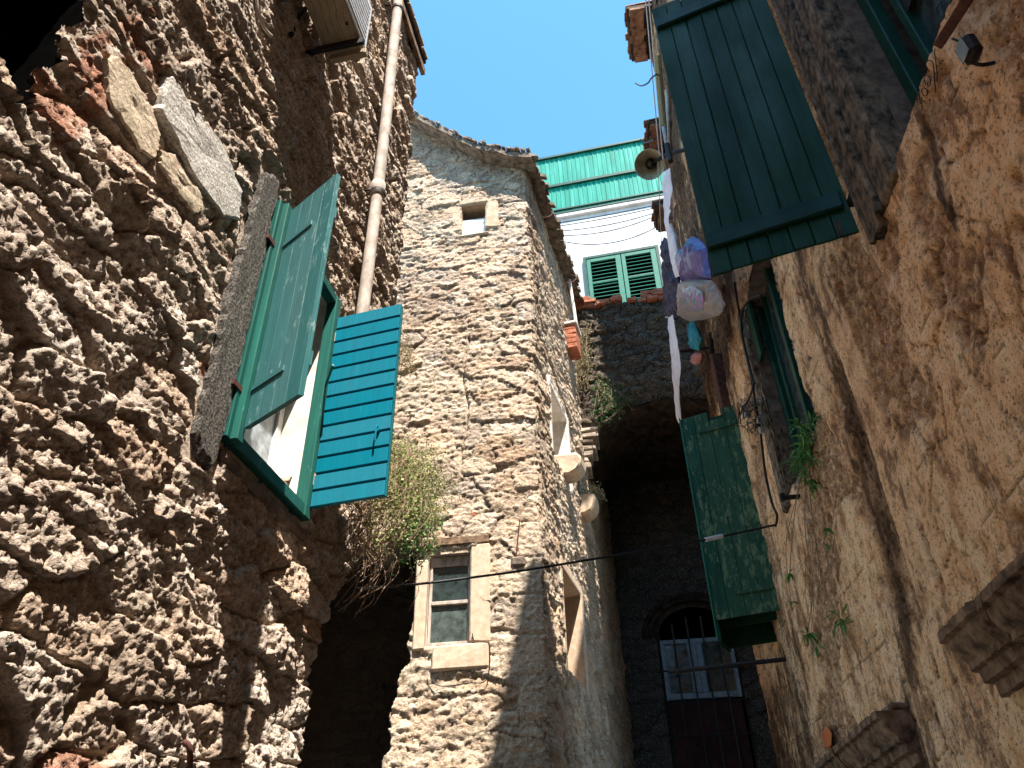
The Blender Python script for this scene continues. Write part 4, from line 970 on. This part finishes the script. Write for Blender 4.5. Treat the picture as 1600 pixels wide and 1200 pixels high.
# second window
w = thing('window', FRt.pt(5.5,0,2.98), None, None); w.parent = rh; w.location = Vector(FRt.pt(5.5,0,2.98))-wloc(rh)
hole_lining(FRt, W2[0], W2[1], W2[2], W2[3], -.5, -.02, .06).build('reveal', M['sill'], w)
b = MB(); b.box(FRt, 6.15, 6.36, -.1, .035, 2.9, 5.1); b.build('jamb_stone', M['jambr'], w, bevel=.02, jit=.006)
b = MB(); b.box(FRt, 4.97, 6.14, -.2, -.14, 2.985, 3.07); b.box(FRt, 4.96, 5.05, -.2, -.13, 3.07, 5.0); b.box(FRt, 6.04, 6.14, -.22, -.13, 3.07, 5.0); b.box(FRt, 5.5, 5.58, -.2, -.13, 3.07, 5.0); b.box(FRt, 5.9, 5.96, -.24, -.15, 3.07, 5.0)
b.build('frame', M['greenf'], w, bevel=.006)
b = MB(); b.box(FRt, 5.0, 6.05, -.185, -.175, 3.05, 5.0); b.build('pane', M['glass'], w)
b = MB(); b.box(FRt, 5.95, 6.10, -.05, -.02, 4.35, 5.0); b.build('shutter', M['green'], w)
b = MB(); c = FRt.on(1243, 779, .02); b.box(FRt, c[0]-.02, c[0]+.02, -.05, .13, c[1], c[1]+.03); b.box(FRt, c[0]-.025, c[0]+.025, .10, .14, c[1]-.01, c[1]+.05)
tag(b.build('sill_bracket', M['iron'], None, bevel=.004), 'short black iron bracket below the window with the green plant', 'bracket')

# box-like green shutter
bx = thing('shutter_box', FRt.pt(7.6,.3,2.42), 'weathered green boarded shutter box hanging out over the lane', 'shutter box')
A = np.array(FRt.pt(7.50, -.02, 0)[:2]); B = np.array(FRt.pt(7.72, .60, 0)[:2]); d_ = (B-A); Lw = np.linalg.norm(d_); d_ /= Lw; nf = np.array([d_[1], -d_[0]])
if nf@FRt.U > 0: nf = -nf
b = MB(); wd = Lw/4
for k in range(4): plate(b, k*wd+.002, (k+1)*wd-.002, -.02, -.002*random.random(), 2.45+random.uniform(-.006,.006), 4.80-.12*(k == 1)+random.uniform(-.01,.01))
plate(b, .003, Lw-.003, -.03, -.0205, 2.47, 4.66)
b.build('board_front', M['green2'], bx, bevel=.003)
b = MB(); plate(b, Lw-.014, Lw+.0, .001, .012, 2.25, 4.82); b.build('edge_strip', M['shw'], bx)
b = MB(); plate(b, .03, Lw*.6, .001, .018, 2.66, 2.70); plate(b, .03, Lw*.7, .001, .018, 4.55, 4.60); b.builds('batten', M['green2'], bx, bevel=.003)
b = MB(); plate(b, Lw-.035, Lw-.005, -.42, -.031, 2.25, 4.78); b.build('side_board', M['green'], bx)
b = MB(); plate(b, 0.02, Lw-.04, -.42, -.39, 2.28, 4.7); plate(b, 0.02, Lw-.04, -.389, -.031, 4.70, 4.74); plate(b, 0.02, Lw-.04, -.20, -.17, 2.42, 2.5); b.build('back_board', M['green'], bx)
b = MB(); plate(b, 0.0, .03, -.40, -.031, 2.10, 4.7); b.build('side_board', M['green2'], bx)
# B-wall fixtures: dark vertical boards and pale post above the box
b = MB(); c0 = FRt.on(1120, 580, .03); c1 = FRt.on(1137, 640, .03); b.box(FRt, min(c0[0],c1[0])-.1, min(c0[0],c1[0])+.12, -.02, .10, c1[1]-.35, c0[1]+.1)
tag(b.build('wooden_post', M['rust'], None, bevel=.01), 'dark brown timber post standing above the green shutter box', 'post')

# cornices
def hood(u0, u1, z, p, label, ret=True):
    t = thing('stone_hood', FRt.pt((u0+u1)/2,0,z-.2), label, 'stone hood', 'moulded stone hoods on the plastered wall')
    prof = [(-.1,0),(p,0),(p,-.04),(p-.03,-.045),(p-.035,-.075),(p-.055,-.11),(p-.085,-.135),(p-.085,-.165),(p-.115,-.17),(p-.12,-.215),(p-.16,-.22),(p-.165,-.27),(-.1,-.27)]
    cuts = [u0]
    while cuts[-1] < u1-.7: cuts.append(cuts[-1]+random.uniform(.45, .7))
    cuts.append(u1)
    for ua, ub2 in zip(cuts, cuts[1:]):
        b = MB(); n = 14; do = random.uniform(-.008, .006); dz = random.uniform(-.006, .006); rings = []
        for k in range(n+1):
            u = ua+.004+(ub2-ua-.008)*k/n; ch = .012*(k in (0, n)); rings.append([FRt.pt(u, o+do-(ch if o > 0 else 0)+random.gauss(0,.0022)-(.010*random.random()*(random.random() < .05)), z+dz+zz+random.gauss(0,.0022)) for o, zz in prof])
        V = [q for r_ in rings for q in r_]; m_ = len(prof); Fc = [(k*m_+i, k*m_+(i+1)%m_, (k+1)*m_+(i+1)%m_, (k+1)*m_+i) for k in range(n) for i in range(m_)]+[tuple(range(m_)), tuple(n*m_+i for i in range(m_))]
        b.add(V, Fc); b.build('moulded_block', M['corn'], t)
    b = MB(); b.box(FRt, u0+.03, u1-.03, -.1, p*.45, z+.003, z+.05); b.build('top_course', M['corn'], t, bevel=.015, jit=.006)
    return t
hood(1.5, 3.60, 1.02, .20, 'long moulded brown stone hood at the lower right')
hood(4.80, 6.9, .97, .20, 'moulded brown stone hood seen at the bottom beside the orange clay bracket')
b = MB(); p_ = [FRt.at(x, y, .05) for x, y in ((1283,1148),(1291,1133),(1300,1146),(1299,1166),(1289,1170))]; q_ = [FRt.at(x, y, .0) for x, y in ((1283,1148),(1291,1133),(1300,1146),(1299,1166),(1289,1170))]
b.prism(p_, q_); tag(b.build('clay_bracket', M['terra'], None, bevel=.006), 'small orange clay bracket stuck on the plastered wall', 'clay bracket')

# iron bar and lamp at top right
b = MB(); a_ = FRt.at(1468, 68, .06); c_ = FRt.at(1530, -30, .10)
b.tube([a_, c_], .028, 4); tag(b.build('iron_bar', M['rust'], None, bevel=.004), 'thick rusty square iron bar beside the big window at top right', 'iron bar')
t = thing('floodlight', FRt.at(1522, 82, .02), 'small black floodlight fixed on the plaster near the rusty bar', 'floodlight')
c = FRt.on(1524, 78, .08)
b = MB(); b.box(FRt, c[0]-.04, c[0]+.04, .07, .12, c[1]-.045, c[1]+.06); b.build('head', M['iron'], t, bevel=.015)
b = MB(); b.box(FRt, c[0]-.032, c[0]+.032, .122, .126, c[1]-.035, c[1]+.05); b.build('lens', M['glass'], t)
b = MB(); b.tube(smoothpts([FRt.pt(c[0]+.05,.0,c[1]-.02), FRt.pt(c[0]+.06,.04,c[1]-.01), FRt.pt(c[0]+.03,.09,c[1]-.03)]), .008, 6); b.build('arm', M['iron'], t)
b = MB(); b.tube(smoothpts([FRt.at(1488,60,.02), FRt.at(1497,64,.04), FRt.at(1506,70,.05)]), .005, 6); b.build('cord', M['cable'], t)
# scratched graffiti
b = MB()
def stroke(pts): b.tube(smoothpts([FRt.at(x, y, .022) for x, y in pts], 4), .0022, 5)
stroke([(1438,162),(1436,146),(1432,154),(1445,158)]); stroke([(1440,152),(1441,172)]); stroke([(1443,150),(1440,140),(1447,138),(1449,148),(1443,150)])
stroke([(1447,133),(1444,122),(1450,118),(1454,126),(1450,136),(1449,128)]); stroke([(1452,112),(1446,100),(1452,94),(1458,100),(1460,122),(1462,144)]); stroke([(1460,78),(1464,112),(1465,128)])
stroke([(1470,30),(1464,14),(1472,0)]); stroke([(1466,38),(1476,26),(1472,14)]); stroke([(1484,6),(1488,-2),(1484,-8)])
g_ = b.build('graffiti', M['iron'], rh)

# wall cables of the right house
FC = FRt
t = thing('cable_bundle', FC.at(1185, 650, .04), 'tangled black cable bundle running down the plastered wall', 'cables')
b = MB(); b.tube(smoothpts([FC.at(x, y, .04) for x, y in ((1148,440),(1152,470),(1158,505),(1164,545),(1174,590),(1182,640),(1188,670),(1190,690),(1196,740),(1206,785),(1214,805),(1212,822))]), .012, 8)
b.tube(smoothpts([FC.at(x, y, .06) for x, y in ((1190,462),(1172,468),(1160,485),(1158,505),(1161,530),(1168,560),(1176,592),(1179,600))]), .012, 8)
b.tube(smoothpts([FC.at(x, y, .05) for x, y in ((1178,596),(1172,620),(1160,640),(1156,650))]), .010, 6)
b.build('main_run', M['cable'], t, smooth=True)
b = MB()
for k in range(16):
    P = []; x0, y0 = random.uniform(1158,1190), random.uniform(628,668)
    for q in range(6): P.append(FC.at(x0+random.uniform(-14,14), y0+random.uniform(-16,14), random.uniform(.03,.13)))
    b.tube(smoothpts(P, 4), .004, 5)
b.build('tangle', M['cable'], t)
b = MB()
for x, y in ((1186,656),(1190,672),(1166,648)): c = FC.on(x, y, .07); b.box(FC, c[0]-.025, c[0]+.025, .03, .09, c[1]-.03, c[1]+.03)
b.builds('junction', M['greyp'], t, bevel=.008)
# cable across the lane
cA = FL.pt(4.75, .02, FL.on(590, 918)[1]); 
P = [FL.at(556, 920, .02), FL.at(612, 916, .02)]
q0 = np.array(FL.at(612, 916, .02)); q1 = np.array(FRt.at(1212, 820, .05))
def between(t, px_y): pass
t = thing('lane_cable', tuple(q0), 'black cable slung across the lane in front of the stone house', 'cable')
pts = []
for tt, (x, y) in zip(np.linspace(0, 1, 7), ((612,916),(668,911),(740,902),(820,891),(930,873),(1070,850),(1212,820))):
    # keep each sample on the vertical plane through the two ends
    n3 = np.array([-(q1-q0)[1], (q1-q0)[0]]); r_ = ray(x, y); k = (n3@q0[:2])/(n3@r_[:2]); pts.append(tuple(r_*k))
b = MB(); b.tube(smoothpts([P[0]]+pts), .011, 6); b.build('cable', M['cable'], t, smooth=True)
d1 = np.array(pts[5]); d2 = np.array(pts[6]); b = MB(); b.tube([d1+(d2-d1)*.22, d1+(d2-d1)*.40], .02, 8); b.build('connector', M['cloth'], t)

# horn loudspeaker
hc = np.array(FRt.at(1015, 257, .42)); print('HORN', hc, np.linalg.norm(hc))
dist = np.linalg.norm(hc); rad = 22.5/1200*dist*.98
ls = thing('horn_loudspeaker', tuple(hc), 'round grey horn loudspeaker on a bracket against the turquoise cladding', 'loudspeaker')
ad = (Vector(-hc).normalized()+Vector((-.12,0,-.10))).normalized(); e1 = ad.orthogonal().normalized(); e2 = ad.cross(e1)
def lathe(mb, prof, c, ad, n=32):
    e1 = ad.orthogonal().normalized(); e2 = ad.cross(e1); V = []
    for (r_, h_) in prof:
        for k in range(n): a = 2*math.pi*k/n; V.append(Vector(c)+ad*h_+(e1*math.cos(a)+e2*math.sin(a))*r_)
    return mb.add(V, [(i*n+k, i*n+(k+1)%n, (i+1)*n+(k+1)%n, (i+1)*n+k) for i in range(len(prof)-1) for k in range(n)])
b = MB(); lathe(b, [(rad*.97,0),(rad,.01),(rad*1.02,.0),(rad*1.0,-.02),(rad*.75,-.12),(rad*.5,-.22),(rad*.36,-.32)], hc, ad); lathe(b, [(rad*.97,0),(rad*.72,-.10),(rad*.50,-.19),(rad*.40,-.21)], hc, ad); b.build('horn', M['hornm'], ls, smooth=True)
b = MB(); lathe(b, [(0,-.06),(rad*.16,-.07),(rad*.2,-.10),(rad*.2,-.2),(rad*.42,-.22),(rad*.44,-.215)], hc, ad); b.build('centre_plug', M['hornd'], ls, smooth=True)
b = MB(); lathe(b, [(rad*.36,-.30),(rad*.42,-.32),(rad*.42,-.48),(rad*.3,-.5),(0,-.5)], hc, ad, 20); b.build('driver', M['hornd'], ls, smooth=True)
b = MB(); b.tube([hc+np.array(ad)*-.3, FRt.at(1045,240,.2), FRt.at(1072,234,.02)], .03, 6); b.tube([FRt.at(1042,226,.24), FRt.at(1048,252,.24)], .04, 8); b.builds('bracket', M['iron'], ls)
# post + pipes
t = thing('utility_post', FRt.at(1036, 200, .1), 'slim weathered post with grey pipes at the corner above the loudspeaker', 'post')
b = MB(); b.tube([FRt.at(1027,88,.12), FRt.at(1036,196,.12)], .055, 8); b.build('post', M['post'], t)
b = MB(); b.tube([FRt.at(1036,192,.08), FRt.at(1044,236,.06)], .035, 8); b.tube([FRt.at(1042,140,.05), FRt.at(1047,236,.04)], .03, 8); b.build('pipe', M['greyp'], t, smooth=True)
b = MB(); b.tube(smoothpts([FRt.at(x, y, .4) for x, y in ((1026,116),(1018,122),(1012,130),(1002,134),(993,130))]), .012, 6); b.tube([FRt.at(1026,116,.4), FRt.at(1030,118,.1)], .01, 6)
tag(b.build('line_hook', M['iron'], None), 'curved black iron hook sticking out against the blue sky', 'hook')
b = MB(); b.tube(smoothpts([FRt.at(x, y, .4) for x, y in ((1001,218),(1006,223),(1014,221),(1022,218))]), .012, 6); b.tube([FRt.at(1022,218,.4), FRt.at(1034,214,.05)], .01, 6)
tag(b.build('line_hook', M['iron'], None), 'small black iron hook above the horn loudspeaker', 'hook')
# hanging lines
for k, (a, c, lab) in enumerate((((1007,-20),(1030,240),'left'),((1012,-20),(1036,250),'right'))):
    b = MB(); pp = [FRt.at(a[0]+(c[0]-a[0])*t, a[1]+(c[1]-a[1])*t, .36-.05*t) for t in np.linspace(0,1,8)]; b.tube(pp, .009, 5)
    tag(b.build('hanging_line', M['cablew'], None), lab+' one of two thin pale lines hanging from the high eave', 'line', 'thin hanging lines')
b = MB(); b.tube([FRt.at(1028,250,.3), FRt.at(1032,350,.3), FRt.at(1038,490,.3)], .006, 5); tag(b.build('hanging_line', M['cablew'], None), 'thin vertical line in front of the white wall beside the laundry', 'line', 'thin hanging lines')

# laundry & bags
def pillow(poly, off, thick, mat, name, parent, wr=.02, rings=9, per=8):
    pc = [FRt.on(x, y, off) for x, y in poly]; n = len(pc); cu = sum(p[0] for p in pc)/n; cz = sum(p[1] for p in pc)/n; ring = []
    for i in range(n):
        a, c = pc[i], pc[(i+1)%n]
        for t in np.linspace(0, 1, per, endpoint=False): ring.append((a[0]+(c[0]-a[0])*t, a[1]+(c[1]-a[1])*t))
    m = len(ring); V = []; Fc = []; sd = random.random()*50
    for side in (1, -1):
        for k in range(rings+1):
            s = 1-k/rings
            for (pu, pz) in ring:
                uu = cu+(pu-cu)*s; zz = cz+(pz-cz)*s
                nz = float(fbm(np.array(uu*9+sd), np.array(zz*7+side*3), 5, 4, True)-.5)
                V.append(FRt.pt(uu+.3*wr*nz, off+side*thick*math.sqrt(max(0,1-s**2.2))+wr*nz*(1 if s < 1 else .4), zz+wr*.5*nz))
        b0 = (0 if side == 1 else (rings+1)*m)
        for k in range(rings):
            for i in range(m): Fc.append((b0+k*m+i, b0+k*m+(i+1)%m, b0+(k+1)*m+(i+1)%m, b0+(k+1)*m+i))
    b = MB(); b.add(V, Fc); o = b.build(name, mat, parent, smooth=True); return o
OF = .42
tag(pillow([(1037,270),(1047,262),(1052,300),(1049,340),(1060,398),(1066,430),(1056,434),(1050,400),(1040,345)], OF, .03, M['cloth'], 'hanging_cloth', None, .05), 'twisted white cloth hanging above the purple bag', 'laundry', 'laundry hung on the right of the lane')
tag(pillow([(1044,497),(1052,492),(1058,530),(1064,572),(1061,605),(1065,660),(1060,662),(1052,590),(1050,545)], OF, .02, M['cloth'], 'hanging_cloth', None, .05), 'long white cloth strip hanging below the bags', 'laundry', 'laundry hung on the right of the lane')
tag(pillow([(1038,370),(1046,375),(1052,420),(1062,440),(1064,480),(1058,500),(1044,498),(1042,440)], OF-.04, .06, M['clothd'], 'dark_garment', None, .12), 'crumpled dark blue garment hanging left of the bags', 'laundry', 'laundry hung on the right of the lane')
tag(pillow([(1060,400),(1066,388),(1078,384),(1083,369),(1093,374),(1105,388),(1112,436),(1090,441),(1070,440)], OF-.05, .11, M['bagp'], 'plastic_bag', None, .035), 'bright purple and blue plastic bag hanging beside the green shutter', 'bag', 'plastic bags hung on the line')
bg = thing('plastic_bag', FRt.at(1095, 470, OF), 'milky plastic bag with flower print hanging below the purple bag', 'bag', 'plastic bags hung on the line')
pillow([(1064,440),(1085,436),(1112,438),(1122,455),(1131,478),(1124,493),(1100,500),(1078,502),(1063,494),(1062,465)], OF, .10, M['bagc'], 'bag_body', bg, .035)
pf = pillow([(1068,452),(1082,446),(1098,456),(1100,470),(1096,486),(1080,488),(1068,478)], OF+.085, .02, M['print'], 'flower_print', bg, .02)
pillow([(1080,505),(1086,498),(1090,512),(1097,530),(1092,548),(1083,546),(1078,525)], OF-.05, .04, M['clotht'], 'hanging_cloth', None, .08)
tag(bpy.data.objects[sorted([o.name for o in bpy.data.objects if o.name.startswith('hanging_cloth')])[-1]], 'small teal cloth hanging under the milky bag', 'laundry', 'laundry hung on the right of the lane')
tag(pillow([(1083,556),(1090,550),(1098,553),(1096,566),(1088,571),(1082,565)], OF-.1, .04, M['clothr'], 'red_cloth', None, .06), 'small dusty red cloth under the clothes rail', 'laundry', 'laundry hung on the right of the lane')
b = MB(); b.tube([FRt.at(1062,549,OF), FRt.at(1110,543,.02)], .015, 6); b.tube([FRt.at(1110,520,.02), FRt.at(1112,552,.02)], .03, 6); b.tube([FRt.at(1050,438,OF), FRt.at(1110,432,.02)], .012, 6)
cr = thing('clothes_rail', FRt.at(1110, 543, .02), 'thin black iron clothes rail holding the bags and cloths', 'rail'); b.builds('rod', M['iron'], cr)
b = MB(); b.tube([FRt.at(1040,496,OF), FRt.at(1064,492,OF-.1)], .01, 6); tag(b.build('clothes_peg_bar', M['cloth'], None), 'short white peg bar on top of the long white cloth', 'peg bar')

# plants on the right wall
def blades(mb, c, n, ln, w_, down=.8):
    for _ in range(n):
        a = Vector((random.gauss(0,1), random.gauss(0,1), random.gauss(-down,.7))).normalized(); s = ln*random.uniform(.6,1.25); sd = a.cross(Vector((0,0,1))+Vector((random.gauss(0,.5),random.gauss(0,.5),0))).normalized()*w_
        p = Vector(c); m1 = p+a*s*.4+Vector((0,0,.12*s)); e = p+a*s-Vector((0,0,.15*s))
        mb.add([p, m1+sd, e, m1-sd], [(0,1,2,3)])
t = thing('window_plant', FRt.at(1258, 700, .0), 'leafy green plant spilling out of the narrow green window', 'plant')
b = MB(); L = MB()
for _ in range(16):
    a = FRt.at(random.uniform(1245,1270), random.uniform(690,735), -.02); c = FRt.at(random.uniform(1235,1276), random.uniform(625,770), random.uniform(.02,.12)); b.tube([a, c], .003, 4)
    for q in range(6): f = random.random(); p = tuple(np.array(a)+(np.array(c)-np.array(a))*f); blades(L, p, 3, .12, .011, .2)
b.build('stems', M['leafd'], t); L.build('leaves', M['leafb'], t)
CL = [(1290,826,10,.07,1.),(1234,895,9,.08,.9),(1262,990,15,.13,1.),(1312,965,13,.16,.6),(1287,850,6,.06,1.),(1275,1010,8,.10,1.2),(1236,940,4,.08,.6),(1320,975,6,.10,.5)]
PTH = [((1258,720),(1262,790),(1282,815),(1290,826)), ((1255,720),(1242,800),(1236,860),(1234,895)), ((1260,735),(1258,830),(1270,910),(1262,990)), ((1262,740),(1275,850),(1290,920),(1312,965)), ((1290,826),(1287,850)), ((1262,990),(1275,1010)), ((1250,760),(1228,850),(1236,940)), ((1312,965),(1320,975))]
t = thing('trailing_vine', FRt.at(1255, 720, .03), 'thin trailing vine with narrow green leaf tufts on the plastered wall', 'plant')
b = MB(); L = MB()
for (x, y, n, ln, dn), pa in zip(CL, PTH):
    b.tube(smoothpts([FRt.at(*p, .045) for p in pa]), .0032, 4); blades(L, FRt.at(x, y, .06), n, ln*1.2, .010, dn)
for _ in range(12):
    x = random.uniform(1225,1300); y = random.uniform(750,900); b.tube(smoothpts([FRt.at(x+random.uniform(-12,12), y+40*k, .03) for k in range(4)]), .0018, 4)
b.build('stems', M['twig'], t); L.build('leaves', M['leafb'], t)

fe = Fr((0, -15.5), 90, -1)
eh = thing('facing_house', (0, -17, GZ), 'plain stone house closing the lane behind the viewpoint', 'house')
b = MB(); b.add([(-9,-15.6,GZ),(9,-15.6,GZ),(9,-20,GZ),(-9,-20,GZ),(-9,-15.6,13),(9,-15.6,13),(9,-20,13),(-9,-20,13)], [(0,3,2,1),(4,5,6,7),(0,1,5,4),(1,2,6,5),(2,3,7,6),(3,0,4,7)]); b.build('wall', M['mort'], eh)
# ================================================================== LIGHT, SKY, CAMERA
SUN_AZ = -19.; SUN_EL = 62.    # travel azimuth of the light, elevation
a = R(SUN_AZ); e = R(SUN_EL)
trav = Vector((math.sin(a)*math.cos(e), math.cos(a)*math.cos(e), -math.sin(e)))
L = bpy.data.lights.new('sun', 'SUN'); L.energy = 5.; L.angle = R(.5); L.color = (1, .93, .83)
lo = bpy.data.objects.new('sun', L); COL.objects.link(lo); lo.rotation_euler = trav.to_track_quat('-Z', 'Y').to_euler()
W = bpy.data.worlds.new('World'); S.world = W; W.use_nodes = True; nt = W.node_tree
sky = nt.nodes.new('ShaderNodeTexSky'); sky.sky_type = 'NISHITA'; sky.sun_disc = False; sky.sun_elevation = e
ts = -trav; sky.sun_rotation = math.atan2(ts.x, ts.y); sky.air_density = 1.; sky.dust_density = .6; sky.ozone_density = 1.6
bgn = nt.nodes['Background']; hs = nt.nodes.new('ShaderNodeMix'); hs.data_type = 'RGBA'; hs.blend_type = 'MULTIPLY'; hs.inputs[0].default_value = 1.; hs.inputs[7].default_value = (.68, 1.18, 1.30, 1)
nt.links.new(sky.outputs[0], hs.inputs[6]); nt.links.new(hs.outputs[2], bgn.inputs[0]); bgn.inputs[1].default_value = .12
cam = bpy.data.cameras.new('camera'); co = bpy.data.objects.new('camera', cam); COL.objects.link(co); S.camera = co
cam.sensor_width = 36; cam.lens = 36*F/1600; cam.clip_end = 500; cam.clip_start = .05
right = Vector((cx[0], cy[0], zc[0])); up = Vector((cx[1], cy[1], zc[1])); back = -Vector((cx[2], cy[2], zc[2]))
Mx = Matrix((right, up, back)).transposed(); co.matrix_world = Mx.to_4x4()
S.view_settings.view_transform = 'Standard'; S.view_settings.look = 'None'; S.view_settings.exposure = 1.65; S.view_settings.gamma = 1.; S.view_settings.use_curve_mapping = False
S.render.engine = 'CYCLES'; S.cycles.max_bounces = 8; S.cycles.diffuse_bounces = 4
